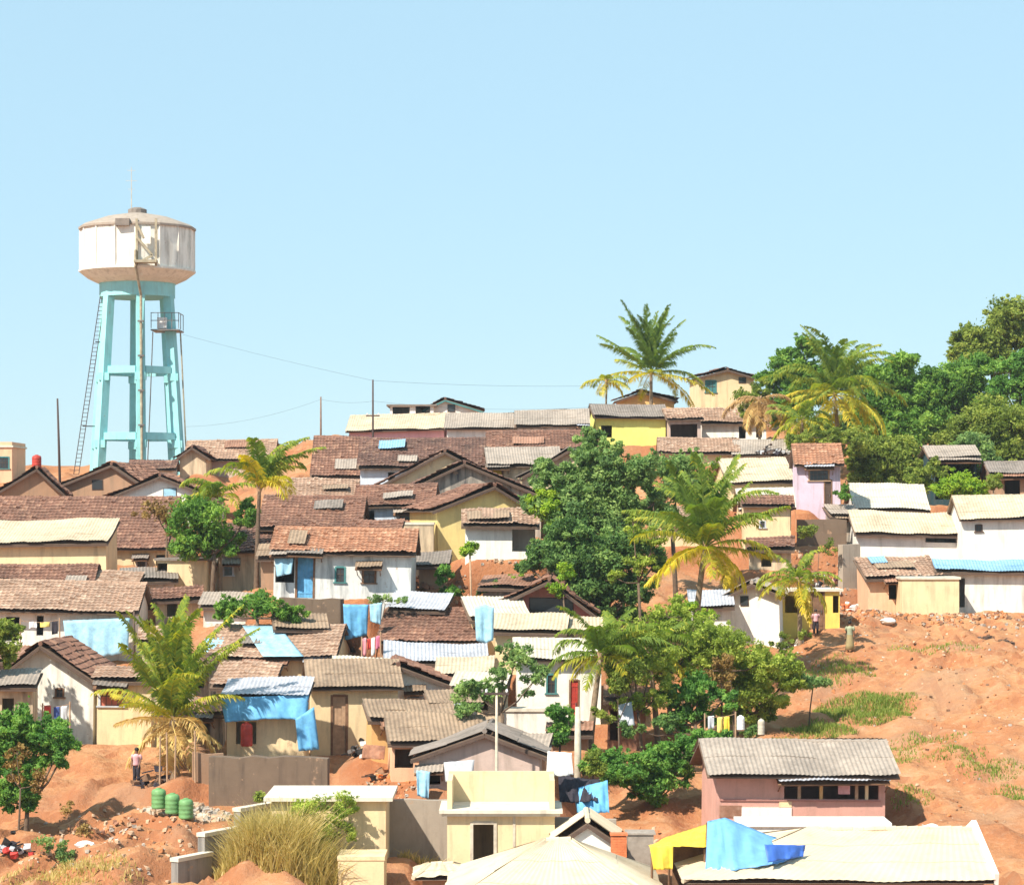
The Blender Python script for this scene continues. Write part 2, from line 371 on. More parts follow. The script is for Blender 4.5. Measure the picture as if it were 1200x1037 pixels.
def H_gable(name, label, px0, px1, d, base, eave, apx, ridge, D, roof, wall, ops=(), rz=0., ov=.4, side=.35, eaveR=None, sidewin=None,
            cat='house', group='houses crowded on the hillside', pad=True, found=1.6, trim=None):
    sd = nseed(); de = d - ov
    xl, xr, xa = wx(px0, de), wx(px1, de), wx(apx, de); xc = (xl + xr) / 2
    zr0 = wz(base, d); hl = wz(eave, de) - zr0; hrr = wz(eaveR or eave, de) - zr0; ha = wz(ridge, de) - zr0
    root = thing(name, label, cat, (xc, d, zr0), math.radians(rz), group)
    a = xa - xc; l = xl - xc; r_ = xr - xc
    sL = (ha - hl) / (a - l); sR = (ha - hrr) / (r_ - a)
    x0, x1 = l + side, r_ - side; h0 = hl + sL * side - .09; h1 = hrr + sR * side - .09; ht = ha - .1
    hm = min(h0, h1)
    kk, hs = _holes(ops, d, xc, zr0, 99)
    low = [h for h in hs if h[3] <= hm - .03]; high = [(k, h) for k, h in zip(kk, hs) if h[3] > hm - .03]
    mb = MB(); panel(mb, x0, x1, -found, hm, low)
    mb.poly([(x0,0,hm),(x1,0,hm)] + ([(x1,0,h1)] if h1 > hm + .01 else []) + [(a,0,ht)] + ([(x0,0,h0)] if h0 > hm + .01 else []))
    mb.poly([(x0,0,-found),(x0,D,-found),(x0,D,h0),(x0,0,h0)]); mb.poly([(x1,0,-found),(x1,D,-found),(x1,D,h1),(x1,0,h1)])
    mb.poly([(x0,D,-found),(x1,D,-found),(x1,D,h1),(a,D,ht),(x0,D,h0)])
    mb.build('wall', wall, root)
    fit_openings(root, [k for k, h in zip(kk, hs) if h in low], low); _awning(root, low, [k for k, h in zip(kk, hs) if h in low], sd)
    for k, (p, q, u, v) in high:
        f = MB(); f.box(p, q, -.04, .0, u, v); f.box(p+.05, q-.05, -.055, -.041, u+.05, v-.05, 1)
        f.build('window', ['wood_dark', k[1] if k[1] in MATS else 'glass'], root)
    if sidewin:
        y0, y1, z0, z1, wm = sidewin; f = MB(); f.box(x1, x1+.05, y0, y1, z0, z1)
        for yy in (y0, (y0+y1)/2): f.box(x1+.051, x1+.075, yy+.05, yy+(y1-y0)/2-.05, z0+.06, z1-.06, 1)
        f.box(x1, x1+.14, y0-.1, y1+.1, z1, z1+.06); f.build('window', ['wood_dark', wm], root)
    rb = MB(); k = ROOFKIND(roof); Lr = D + ov + .3
    n1 = math.hypot(a - l, ha - hl); n2 = math.hypot(r_ - a, ha - hrr)
    slope(rb, (l,-ov,hl), (0,1,0), ((a-l)/n1,0,(ha-hl)/n1), Lr, n1, k, sd)
    slope(rb, (r_,-ov,hrr), (0,1,0), (-(r_-a)/n2,0,(ha-hrr)/n2), Lr, n2, k, sd+1)
    ro = rb.build('roof', [roof, 'under'], root)
    _ridge(ro, (a,-ov,ha+.09), (a,D+.3,ha+.09), roof, sd)
    bb = MB()
    bb.bar((l,-ov-.02,hl-.13), (a,-ov-.02,ha-.13), .04, .14); bb.bar((a,-ov-.02,ha-.13), (r_,-ov-.02,hrr-.13), .04, .14)
    bb.build('barge_board', trim or 'wood_dark', ro)
    _settle(root, sd)
    if pad: PADS.append((xc, d, math.radians(rz), x0, x1, 0., D, zr0))
    return root

def H_flat(name, label, px0, px1, d, base, top, D, wall, ops=(), rz=0., lip=.12, lipmat='slab', parapet=0., cat='house',
           group='houses crowded on the hillside', pad=True, found=1.6):
    x0, x1 = wx(px0, d), wx(px1, d); xc = (x0 + x1) / 2; zr0 = wz(base, d); h = wz(top, d) - zr0
    root = thing(name, label, cat, (xc, d, zr0), math.radians(rz), group); x0 -= xc; x1 -= xc
    kk, hs = _holes(ops, d, xc, zr0, h)
    mb = MB(); panel(mb, x0, x1, -found, h - .15, hs)
    for x in (x0, x1): mb.poly([(x,0,-found),(x,D,-found),(x,D,h-.15),(x,0,h-.15)])
    mb.poly([(x0,D,-found),(x1,D,-found),(x1,D,h-.15),(x0,D,h-.15)])
    mb.build('wall', wall, root); fit_openings(root, kk, hs)
    r = MB(); r.box(x0-lip, x1+lip, -lip, D+lip, h-.15, h)
    r.build('roof', lipmat, root)
    if parapet:
        p = MB(); t = .15
        p.box(x0, x1, 0, t, h, h+parapet); p.box(x0, x1, D-t, D, h, h+parapet)
        p.box(x0, x0+t, t, D-t, h, h+parapet); p.box(x1-t, x1, t, D-t, h, h+parapet); p.build('parapet', wall, root)
    if pad: PADS.append((xc, d, math.radians(rz), x0, x1, 0., D, zr0))
    return root
plaster('limeyellow', (.76, .56, .13), .4); plaster('whitew', (.80, .78, .74), .2)
simple('redshutter', (.55, .15, .09), .7)
roofmat('tarp_roof', (.24, .42, .58), (.15, .32, .50), (.46, .56, .60), .3, .7)
roofmat('rustroof', (.34, .18, .12), (.22, .11, .07), (.5, .36, .28), .5)
roofmat('fgroof', (.66, .59, .44), (.56, .49, .35), (.72, .66, .53), .2); plaster('stonegrey', (.37, .31, .25), .6, (.14, .11, .09))
simple('cloth_grey', (.50, .52, .55), .9, .2); simple('cloth_rose', (.62, .16, .26), .9, .2); simple('tarp_tent', (.16, .38, .66), .5, .2, 1.5)
simple('cloth_brown', (.30, .24, .12), .9, .2); simple('cloth_rosepale', (.66, .36, .38), .9, .2)
plaster('shaded_teal', (.025, .06, .07), .3)  # teal darkened so the colour itself carries the shed's shade
plaster('pinkdark', (.42, .2, .17), .4)

def fg_roof():
    m, nt, N, L = _nodes('fgroof'); v = _coords(N, L)
    n1 = _noise(N, L, v, .45, 6, .68); n2 = _noise(N, L, v, 3.0, 5, .7); n3 = _noise(N, L, v, .9, 6, .72); n4 = _noise(N, L, v, 14, 3, .6)
    c = _mix(N, L, _range(N, L, n1, .35, .65), (.60, .51, .38), (.53, .43, .30))
    c = _mix(N, L, _range(N, L, n3, .56, .72, 0, .6), c, (.38, .31, .22))
    c = _mix(N, L, _range(N, L, n2, .6, .78, 0, .6), c, (.33, .26, .18))
    c = _mix(N, L, _range(N, L, n4, .5, .75, 0, .3), c, (.50, .42, .30))
    MATS['fgroof'] = _finish(m, N, L, c, .95, _bump(N, L, n2, .5, .04))
fg_roof()
leafmat('leaf_lime2', (0.143, 0.208, 0.033), (0.312, 0.403, 0.065), (0.546, 0.598, 0.130), .42)
# ================================================================== the houses, far rows first
# --- skyline rows
H_flat('flat_roofed_house', 'peach flat-roofed house cut by the left edge of the skyline', -60, 14, 215, 566, 522, 6, 'peach',
       [('win', -6, 11, 535, 549)], parapet=.3)
H_long('long_house', 'white-walled long house with thin dark roof under the water tower legs', 148, 206, 212, 575, 551, 542, 'tile_dark', 'white_old')
H_long('tiled_house', 'low tiled house on the crest right of the water tower', 214, 322, 218, 560, 540, 518, 'tile_pale', 'pinkgrey')
H_gable('gabled_house', 'tiny pale gabled house at the foot of the tower right leg', 205, 246, 214, 556, 538, 225, 524, 5, 'tile_dark', 'cream_old')
H_gable('gabled_house', 'white skyline house with teal roof trim and small dark window', 494, 566, 228, 505, 481, 521, 468, 7, 'tile_dark', 'white',
        [('win', 524, 533, 474, 483)], trim='tealtrim')
H_flat('flat_roofed_house', 'low white skyline house with two wide dark openings', 457, 508, 226, 505, 474, 5, 'white',
       [('open', 460, 480, 477, 488), ('open', 487, 504, 476, 487)], lip=.3, lipmat='asb_dark')
H_long('long_house', 'pink-fronted long house with beige sheet roof and red eave board', 405, 524, 211, 519, 505, 488, 'creamsheet', 'rose', pitch=20)
H_long('long_house', 'white-walled house under long grey-brown roof, right of the pink-fronted house', 520, 612, 208, 518, 503, 487, 'asb', 'white')
H_long('long_house', 'grey-brown roofed house with thin white wall strip behind the red tiled roof', 603, 692, 206, 512, 500, 483, 'asb', 'white_old', [('open', 679, 688, 501, 511)])
H_gable('gabled_house', 'small ochre house behind the roof at the foot of the skyline palm', 720, 795, 226, 486, 470, 752, 459, 5, 'tile_dark', 'ochre')
H_gable('two_storey_house', 'tall beige two storey house with dark roof and green window on the crest', 814, 888, 236, 492, 443, 852, 433, 7, 'tile_dark', 'cream',
        [('win', 826, 839, 446, 460, 'tealtrim'), ('win', 865, 874, 442, 449)])
H_long('painted_house', 'lime yellow painted house with grey roof left of the dark porch', 694, 784, 209, 522, 490, 477, 'asb_dark', 'limey',
       [('open', 704, 717, 499, 513)], pitch=18)
H_long('porch_house', 'small house with shaded dark porch and plum coloured post, right of the lime house', 781, 826, 208, 524, 492, 481, 'tile_pale', 'pinkgrey',
       [('open', 786, 818, 497, 515)], pitch=18)
H_long('long_house', 'white-walled house with dull pink roof below the two storey house', 820, 902, 213, 522, 497, 481, 'tile_pale', 'white', [('open', 866, 874, 500, 514), ('open', 886, 893, 499, 513)], pitch=18)
H_long('long_house', 'low hut with long pale pink roof below the lime house', 770, 868, 199, 545, 532, 516, 'tile_pale', 'cream', pitch=18)
H_long('long_house', 'low hut with grey-brown roof and dark sacks on it, under the brown dead palm', 858, 936, 198, 546, 534, 518, 'asb', 'pinkgrey', pitch=18, rz=-6)
# --- second rows, left
H_gable('gabled_house', 'brown tiled gabled house with mud wall near the left edge', -10, 76, 192, 605, 581, 42, 549, 8, 'tile', 'brownw', rz=4)
H_gable('gabled_house', 'brown gabled house with bare red-brown wall below the water tower', 62, 172, 200, 605, 570, 134, 545, 7, 'tile', 'brownw', [('win', 108, 122, 562, 574)], rz=-10)
H_gable('gabled_house', 'white gabled house with blue cloth on its front below the water tower', 122, 256, 186, 618, 585, 187, 558, 8, 'tile', 'white', [('win', 191, 207, 572, 588, 'tarp_pale')])
H_long('tiled_house', 'large brown tiled house running behind the cream lean-to at the left edge', -70, 197, 172, 695, 644, 585, 'tile', 'cream',
       [('open', 183, 199, 650, 684), ('win', 120, 131, 652, 664), ('win', 160, 172, 655, 668)], rz=0)
H_long('lean_to', 'cream sheet roofed lean-to with plain cream wall at the left edge', -60, 129, 163, 690, 638, 612, 'creamsheet', 'cream', shed=True, pitch=20)
H_long('tiled_house', 'small brown tiled house standing behind the long water-side brown roof', 362, 428, 196, 590, 560, 514, 'tile', 'brownw', D=9)
H_long('tiled_house', 'large dark brown tiled house below the pink-fronted house', 418, 569, 190, 588, 549, 516, 'tile_dark', 'bluew', [('open', 455, 463, 553, 566)])
H_long('tiled_house', 'reddish tiled house with yellow scrap on its roof, left of the big tree', 569, 702, 196, 565, 528, 507, 'tile', 'brownw', pitch=20)
H_long('long_house', 'grey roofed hut with yellow door below the reddish tiled house', 570, 660, 187, 585, 547, 527, 'asb', 'cream_old', [('door', 576, 590, 548, 'tarp_yellow')], pitch=20)
H_gable('gabled_house', 'light plastered gabled house leaning into the left side of the big tree', 606, 712, 181, 600, 562, 668, 527, 7, 'asb_dark', 'cream_old', rz=-4)
H_gable('gabled_house', 'cream gabled house showing only a strip above the stained gable', 440, 604, 180, 610, 572, 520, 529, 7, 'tile_dark', 'cream')
H_gable('gabled_house', 'gabled house with large black weather stain on its wall', 462, 640, 174, 640, 582, 542, 543, 7, 'tile_dark', 'weather', rz=6)
H_long('long_house', 'pale pink roofed hut behind the brown tiled house in the middle', 326, 420, 176, 612, 586, 564, 'tile_pale', 'white_old', pitch=20)
H_long('long_house', 'blue-grey washed hut with brown roof left of the stained gable', 414, 512, 167, 660, 594, 571, 'tile', 'bluew', [('open', 428, 440, 598, 610), ('win', 470, 482, 602, 618)], pitch=20)
H_long('tiled_house', 'brown tiled house right behind the palm with the dark trunk', 300, 424, 160, 665, 622, 584, 'tile', 'brownw', rz=-2)
H_long('lean_to', 'small red tiled lean-to with broken edge beside the weathered wall', 404, 470, 152, 668, 633, 611, 'tile', 'weather', shed=True, pitch=22, rz=-6)
H_flat('boundary_wall', 'weathered cream wall standing beside the narrow dark alley', 464, 508, 156, 690, 612, 1.5, 'cream_old', lip=.05, cat='wall', group=None)
H_gable('gabled_house', 'yellow gabled house with white lean-to in the middle of the hill', 504, 634, 158, 655, 598, 580, 570, 8, 'tile', 'yellow', rz=14, side=.4, eaveR=603)
H_long('lean_to', 'white lean-to with dark blue opening in front of the yellow gabled house', 540, 632, 152, 656, 617, 600, 'tile_pale', 'white', [('open', 600, 627, 619, 646)], shed=True, pitch=18)
# --- right side, middle
H_long('long_house', 'cream sheet roofed house above the leaning crown of the central palm', 852, 934, 187, 594, 567, 540, 'creamsheet', 'cream', pitch=20)
H_long('long_house', 'cream hut with long pale awning roof, left of the lilac house', 866, 938, 180, 612, 598, 575, 'whitesheet', 'cream', pitch=22)
H_long('tiled_house', 'small cream house with dark eave and tiny square window on the red path', 868, 932, 172, 645, 594, 584, 'tile', 'cream', [('win', 890, 897, 610, 618), ('open', 926, 932, 596, 622)], pitch=22)
H_long('painted_house', 'lilac painted house with orange tiled front roof on the path', 931, 990, 178, 597, 546, 523, 'tile_orange', 'lilac', [('win', 948, 972, 549, 563), ('door', 966, 975, 562, 'wood_dark')], pitch=24)
H_long('dark_shed', 'dark teal shed with grey roof under the trees at right', 1088, 1150, 193, 592, 537, 525, 'asb', 'shaded_teal', [('open', 1096, 1142, 541, 585)], pitch=18)
H_long('dark_shed', 'low dark brick shed with arched shade at the right edge', 1160, 1260, 190, 605, 556, 543, 'asb_dark', 'brownw', [('open', 1178, 1196, 560, 582)], pitch=18)
H_long('long_house', 'pale roofed house with dented sheets behind the white lean-to on the right', 1000, 1090, 182, 630, 599, 570, 'whitesheet', 'white_old', pitch=20)
H_long('lean_to', 'white lean-to with cream sheet roof in the middle of the right side', 1000, 1130, 173, 662, 627, 602, 'creamsheet', 'white', [('open', 1084, 1126, 628, 635)], shed=True, pitch=22)
H_long('white_house', 'tall plain white house with cream roof at the right edge', 1126, 1270, 170, 668, 609, 583, 'creamsheet', 'white', [('win', 1144, 1152, 614, 622)], pitch=22)
H_long('lean_to', 'low hut with patched beige roof sloping over a cream front wall', 1014, 1106, 164, 722, 678, 655, 'tile_pale', 'peach', [('open', 1042, 1056, 681, 702)], shed=True, pitch=15, rz=5)
H_flat('cream_hut', 'cream box hut with dangling grey rag on the right slope', 1057, 1124, 161.5, 720, 676, 2.4, 'cream', lip=.1)
H_long('lean_to', 'lean-to covered by a long blue plastic sheet at the right edge', 1096, 1260, 164, 722, 671, 659, 'tarp_roof', 'white_old', [('open', 1124, 1131, 678, 712)], shed=True, pitch=15, rz=-5)
H_gable('white_house', 'small whitewashed house with one dark square window behind the bushy tree', 838, 922, 152, 770, 706, 884, 684, 6, 'asb', 'white', [('win', 869, 879, 698, 710)], rz=-10, eaveR=700)
H_long('lean_to', 'pale bluish lean-to on the left side of the small whitewashed house', 808, 862, 151, 760, 712, 694, 'tin', 'white', shed=True, pitch=20)
H_flat('porch_house', 'bright yellow porch with two square pillars and brown doorway', 916, 984, 156, 738, 690, 3, 'limeyellow', [('open', 920, 940, 698, 718), ('door', 950, 966, 692, 'wood'), ('open', 976, 983, 698, 718)], lip=.2)
# --- third rows, left
H_long('tiled_house', 'grey beige hut with brown roof behind the slanting dark palm trunk', 236, 318, 158, 700, 648, 616, 'tile_dark', 'cream_old', [('open', 226, 238, 655, 676), ('win', 262, 274, 660, 674)])
H_flat('cream_hut', 'cream low hut wall beside the dark doorway', 184, 242, 156, 705, 654, 2.5, 'cream', [('open', 182, 196, 660, 690)], lip=.15, lipmat='asb_dark')
H_long('tiled_house', 'long grey-white house with orange tiled roof and blue door cloth', 314, 486, 144, 702, 650, 622, 'tile_orange', 'greyw',
       [('open', 322, 344, 652, 684), ('door', 346, 368, 650, 'tarp_blue'), ('win', 392, 404, 664, 682), ('win', 424, 440, 664, 682)], pitch=22, rz=-3)
H_long('tiled_house', 'dull red tiled hut on the left edge above the blue walled house', -40, 108, 150, 730, 692, 665, 'tile', 'cream_old', pitch=22)
H_long('blue_walled_house', 'house with bright blue front wall under a wide orange-beige roof at left', -30, 160, 142, 775, 718, 684, 'tile_pale', 'white_old',
       [('open', 6, 22, 724, 752), ('open', 42, 50, 722, 745)], pitch=20, ov=.7)
H_long('tiled_house', 'reddish brown tiled house left of the narrow blue water tank', 441, 566, 139, 790, 754, 716, 'tile', 'brownw', [('open', 470, 488, 758, 772)], rz=-6, pitch=22)
H_gable('gabled_house', 'house with coral red gable and deep brown eaves left of the big tree', 556, 700, 143, 760, 722, 644, 680, 7, 'tile', 'pinkred', [('open', 620, 672, 700, 726)], ov=.8)
H_long('lean_to', 'pale sheet roofed lean-to covering the left slope of the coral gable', 548, 622, 140, 765, 727, 702, 'whitesheet', 'cream', shed=True, pitch=18, rz=8)
H_long('cream_hut', 'cream hut with thin beige roof beneath the coral gable house', 574, 664, 137, 790, 742, 722, 'creamsheet', 'cream', shed=True, pitch=16, rz=-6)
H_long('lean_to', 'lean-to with crumpled bluish tin roof below the reddish brown tiled house', 448, 572, 134, 806, 778, 756, 'tin', 'cream', [('open', 452, 470, 780, 792)], shed=True, pitch=16, rz=6)
H_long('patchwork_house', 'house with tan roof half covered by a pale blue sheet', 238, 396, 135, 812, 773, 736, 'tile_pale', 'cream', [('open', 296, 330, 776, 792), ('open', 366, 392, 776, 795)], pitch=20)
H_long('lean_to', 'small sloping shack roof of pinkish sheets behind the yellow palm fronds', 246, 322, 129, 838, 806, 780, 'tile_pale', 'white_old', shed=True, pitch=18, rz=-8)
H_gable('white_house', 'low white gabled house with dark bargeboards above the left foreground tree', -14, 116, 127, 880, 802, 46, 756, 5, 'tile', 'white_old',
        [('win', 64, 74, 806, 816)], rz=-8, eaveR=800, ov=.5)
H_long('lean_to', 'cream room with red shuttered window adjoining the low white gabled house', 106, 182, 126.4, 880, 799, 786, 'tile_pale', 'cream',
       [('win', 115, 146, 804, 827, 'redshutter')], shed=True, pitch=14, rz=-3, ov=.3)
H_long('lean_to', 'low grey lean-to beside the white house at the left edge', -40, 42, 123, 862, 806, 788, 'asb', 'cream_old', [('open', 2, 16, 818, 838)], shed=True, pitch=18)
H_long('cream_house', 'cream house with tall brown plank door and patched brown roof', 358, 472, 125, 885, 808, 777, 'tan', 'cream', [('door', 388, 407, 814, 'wood_pale')], pitch=20, rz=6)
H_gable('gabled_house', 'white gable end with dark sloping eave right of the plank door', 430, 534, 127.5, 870, 812, 468, 780, 6, 'tile', 'white', [('win', 480, 494, 811, 817)], eaveR=806)
H_long('lean_to', 'cream hut with tan plank side behind the white gable end', 510, 580, 131, 830, 792, 772, 'creamsheet', 'cream_old', shed=True, pitch=16)
H_long('tarp_shack', 'shack walled with bright blue tarpaulin and topped with grey sheets', 258, 362, 121.5, 890, 818, 798, 'tin', 'cream', [('open', 276, 300, 846, 872)], shed=True, pitch=16)
H_long('white_house', 'white house with narrow red door behind the spindly tree', 600, 710, 131, 850, 774, 752, 'whitesheet', 'white', [('door', 667, 678, 796, 'reddoor'), ('win', 640, 651, 790, 812)], pitch=20)
H_flat('boundary_wall', 'low white terrace wall with orange bricks in front of the red door', 590, 662, 127, 868, 830, 1.2, 'white_old', lip=.08, cat='wall', group=None)
H_long('tan_hut', 'narrow shed roof of brown sheets above the ochre doorway', 428, 536, 121.5, 884, 845, 823, 'tan', 'ochre', [('open', 455, 475, 850, 876)], shed=True, pitch=15, rz=6)
H_long('tan_hut', 'hut with broad tan corrugated roof under the narrow brown roof strip', 452, 574, 118.5, 915, 872, 840, 'tan', 'peach', [('open', 462, 484, 878, 900)], shed=True, pitch=18, rz=7)
H_gable('gabled_house', 'pinkish grey gabled hut with utility pole rising at its front', 482, 642, 115, 925, 888, 570, 859, 5, 'asb_dark', 'pinkgrey', [('open', 492, 516, 902, 918)], ov=.35)
H_long('plank_shed', 'rusty plank shed with white sheet among the bushes', 706, 762, 126, 880, 822, 806, 'rustroof', 'rust', [('open', 714, 726, 832, 868)], shed=True, pitch=16)
# --- small shacks and lean-tos filling the gaps
H_long('lean_to', 'small white shack with sagging black sheet roof by the dark doorway', 140, 208, 155, 705, 682, 668, 'asb_dark', 'white_old', shed=True, pitch=16, rz=6)
H_long('lean_to', 'grey sheet roofed shed behind the turquoise curtain', 452, 524, 142, 742, 716, 698, 'tin', 'cream_old', shed=True, pitch=18, rz=-8)
H_long('lean_to', 'little grey lean-to at the right side of the pinkish grey hut', 592, 646, 117.5, 905, 880, 864, 'asb', 'peach', shed=True, pitch=16, rz=-10)
H_long('tan_hut', 'tiny tan roofed hut under the white gable end', 500, 566, 124, 850, 826, 811, 'tan', 'white_old', [('open', 520, 534, 830, 846)], shed=True, pitch=15, rz=5)
H_long('lean_to', 'rusty sheet lean-to at the left edge under the blue walled house', -30, 30, 133, 800, 776, 760, 'rustroof', 'weather', [('open', 4, 18, 780, 796)], shed=True, pitch=16, rz=-6)
H_long('lean_to', 'whitish sheet shack wedged right of the tan patchwork house', 388, 456, 129.5, 830, 794, 774, 'whitesheet', 'cream_old', [('open', 392, 404, 798, 816)], shed=True, pitch=17, rz=8)
H_long('lean_to', 'low rusty roofed shack left of the blue tarp shack', 222, 266, 123.5, 868, 838, 822, 'rustroof', 'weather', [('open', 232, 246, 842, 864)], shed=True, pitch=16, rz=-5)
H_long('lean_to', 'patched brown lean-to between the dark-trunk palm and the grey-white house', 300, 334, 150, 690, 655, 640, 'tan', 'brownw', shed=True, pitch=18)
H_long('tan_hut', 'small brown roofed hut below the grey-white house, left of its stone wall', 318, 384, 137.5, 760, 738, 722, 'tan', 'weather', [('open', 336, 350, 742, 758)], shed=True, pitch=16, rz=7)
H_long('lean_to', 'dark sheeted lean-to in front of the yellow gabled house alley', 486, 528, 150.5, 690, 664, 650, 'asb_dark', 'brownw', shed=True, pitch=16, rz=-4)
H_long('lean_to', 'small pale roofed shack right of the coral gable house', 660, 712, 138, 775, 742, 726, 'creamsheet', 'cream_old', shed=True, pitch=16, rz=4)
H_long('lean_to', 'stubby tiled lean-to between the two left brown roofs', 96, 160, 150.5, 722, 690, 672, 'tile_pale', 'cream', [('open', 120, 132, 694, 708)], shed=True, pitch=18, rz=-5)
H_long('lean_to', 'rust roofed shack on the bank below the yellow gabled house', 560, 622, 146.5, 708, 690, 676, 'rustroof', 'weather', shed=True, pitch=15, rz=-7)
H_long('lean_to', 'pale patched lean-to leaning on the big dark brown tiled house', 520, 566, 182, 590, 566, 552, 'asb', 'white_old', [('open', 532, 542, 570, 584)], shed=True, pitch=17, rz=5)
H_long('lean_to', 'grey roofed shack on the path left of the white lean-to', 972, 1010, 176, 622, 606, 594, 'asb', 'weather', [('open', 980, 990, 608, 620)], shed=True, pitch=16, rz=6)
H_long('lean_to', 'low brown tiled hut left of the spreading low green tree', 176, 238, 149, 724, 704, 690, 'tile', 'cream_old', [('open', 196, 208, 707, 722)], shed=True, pitch=18, rz=4)
H_long('lean_to', 'grey sheet hut behind the spreading low green tree', 232, 292, 146, 734, 712, 698, 'asb', 'white_old', shed=True, pitch=17, rz=-6)
H_long('lean_to', 'pale tiled hut half hidden behind the tall fronds of the young palm', 160, 218, 137, 780, 752, 737, 'tile_pale', 'cream_old', [('open', 172, 184, 756, 774)], shed=True, pitch=17, rz=6)
H_long('lean_to', 'brown tiled shack right behind the young palm crown', 190, 250, 131.5, 815, 786, 770, 'tile_dark', 'weather', [('open', 226, 240, 790, 806)], shed=True, pitch=17, rz=-7)
H_long('tan_hut', 'yellow washed hut with tan roof behind the young palm trunk', 176, 230, 124.5, 876, 836, 820, 'tan', 'yellow', [('open', 212, 224, 842, 866)], shed=True, pitch=16, rz=3)
H_long('lean_to', 'brown roofed cream hut below the little cream house on the red path', 874, 932, 165, 668, 645, 632, 'tile', 'cream_old', [('open', 892, 904, 648, 664)], shed=True, pitch=17, rz=-6)
H_long('lean_to', 'pale roofed hut peeping out left of the central palm fronds', 770, 836, 172, 640, 612, 597, 'tile_pale', 'cream', shed=True, pitch=17, rz=5)
H_long('lean_to', 'grey sheet lean-to left of the lilac house roof', 900, 938, 188, 576, 562, 550, 'asb', 'white_old', [('open', 912, 922, 564, 575)], shed=True, pitch=17, rz=-5)
H_long('lean_to', 'tin roofed shack between the stained gable and the dull red lean-to', 452, 500, 163, 650, 628, 614, 'rustroof', 'cream_old', [('open', 462, 474, 631, 646)], shed=True, pitch=17, rz=7)
H_long('lean_to', 'brown roofed shed on the slope beneath the white house with red door', 640, 696, 122.5, 880, 862, 850, 'rustroof', 'brownw', shed=True, pitch=15, rz=-5)
H_long('lean_to', 'whitish roofed shack behind the spindly tree crown', 528, 596, 127, 842, 806, 790, 'whitesheet', 'cream_old', [('open', 560, 572, 810, 832)], shed=True, pitch=16, rz=-6)
# --- foreground
PINK = H_long('pink_house', 'pink house with grey corrugated roof and long open veranda', 826, 1054, 112, 985, 911, 871, 'asb', 'pink',
       [('open', 918, 1030, 915, 936)], rz=7, pitch=22, ov=.7, side=.5)
H_flat('low_annex', 'long low white flat-roofed annex in front of the pink house', 868, 1042, 107, 1000, 964, 2.2, 'white', lip=.1, lipmat='whitew')

def veranda(root):
    d = 112; xc = root.location.x; z0 = root.location.z
    X = lambda px: wx(px, d) - xc
    Zp = lambda py: wz(py, d) - z0
    for px, mt in ((936, 'wood_pale'), (962, 'ochre'), (1004, 'wood_pale'), (1016, 'cream')):
        m = MB(); m.box(X(px)-.07, X(px)+.07, .02, .16, Zp(936), Zp(915)); m.build('post', mt, root)
    m = MB(); m.box(X(868), X(927), -.05, -.003, Zp(958), Zp(946)); m.build('panel', 'whitew', root)
    m = MB(); m.box(X(912), X(927), -.03, -.003, Zp(945.5), Zp(937)); m.build('panel', 'cream', root)
    m = MB(); m.box(X(842), X(868), -.03, -.003, Zp(958), Zp(944)); m.build('shutter', 'rustroof', root)
    m = MB(); m.box(X(842), X(1032), -.06, -.003, Zp(938.5), Zp(936.5)); m.build('sill', 'pinkdark', root)
    m = MB(); m.box(X(982), X(996), .03, .06, Zp(930), Zp(916)); m.build('curtain', 'cloth_rosepale', root)
veranda(PINK)
def warp(mb, A, B, C, D, kind, seed, m=0, mu=1):
    """Roof patch between eave A-B and ridge D-C (a trapezoid or triangle)."""
    A, B, C, D = (np.array(p, float) for p in (A, B, C, D)); r = np.random.RandomState(seed)
    Nn = np.cross(B - A, D - A); Nn /= np.linalg.norm(Nn)
    if Nn[2] < 0: Nn = -Nn
    W = np.linalg.norm(B - A); L = np.linalg.norm((D + C - A - B) / 2)
    pu, amp = (.26, .022) if kind == 'tile' else (.30, .010) if kind == 'flat' else (.20, .016)
    pv, step = (.40, .045) if kind == 'tile' else (1.6, .02) if kind == 'flat' else (1.5, .02)
    nu = max(3, int(W / pu)); nv = max(2, int(L / pv)); spl = 4
    us = np.linspace(0, 1, nu * spl + 1); vs = np.repeat(np.linspace(0, 1, nv + 1), 2)[1:-1]
    off = np.tile([step, 0.], nv); U, Vv = np.meshgrid(us, vs); ph = np.arange(nu * spl + 1) % spl
    row = np.repeat(np.arange(nv), 2); cid = np.arange(nu * spl + 1) // (spl if kind == 'tile' else spl * 5)
    jit = r.rand(nv, cid.max() + 1) * (.025 if kind != 'flat' else .006)
    H = amp * (1 + np.cos(2*np.pi*ph/spl))[None, :] + off[:, None] + jit[row][:, cid] + .03 * (1 + np.sin(U * 9 + Vv * 3 + r.rand() * 6)) + .025 * (1 + np.sin(U * 23 + Vv * 11 + r.rand() * 6)) + .03 * (1 + np.sin(U * 4 - Vv * 5 + r.rand() * 6))
    P = ((A + (B-A) * U[..., None]) * (1 - Vv[..., None]) + (D + (C-D) * U[..., None]) * Vv[..., None]) + H[..., None] * Nn
    nc = len(us); Fc = []; T = []; tt = .3 + .4 * r.rand(nv, cid.max() + 1)
    for i in range(len(vs) - 1):
        for j in range(nc - 1):
            q = i * nc + j; Fc.append((q, q+1, q+nc+1, q+nc)); T.append(tt[row[i], cid[j]])
    mb.add(P.reshape(-1, 3), Fc, m, T)
    mb.poly([tuple(p - .05 * Nn) for p in (A, B, C, D)], mu)

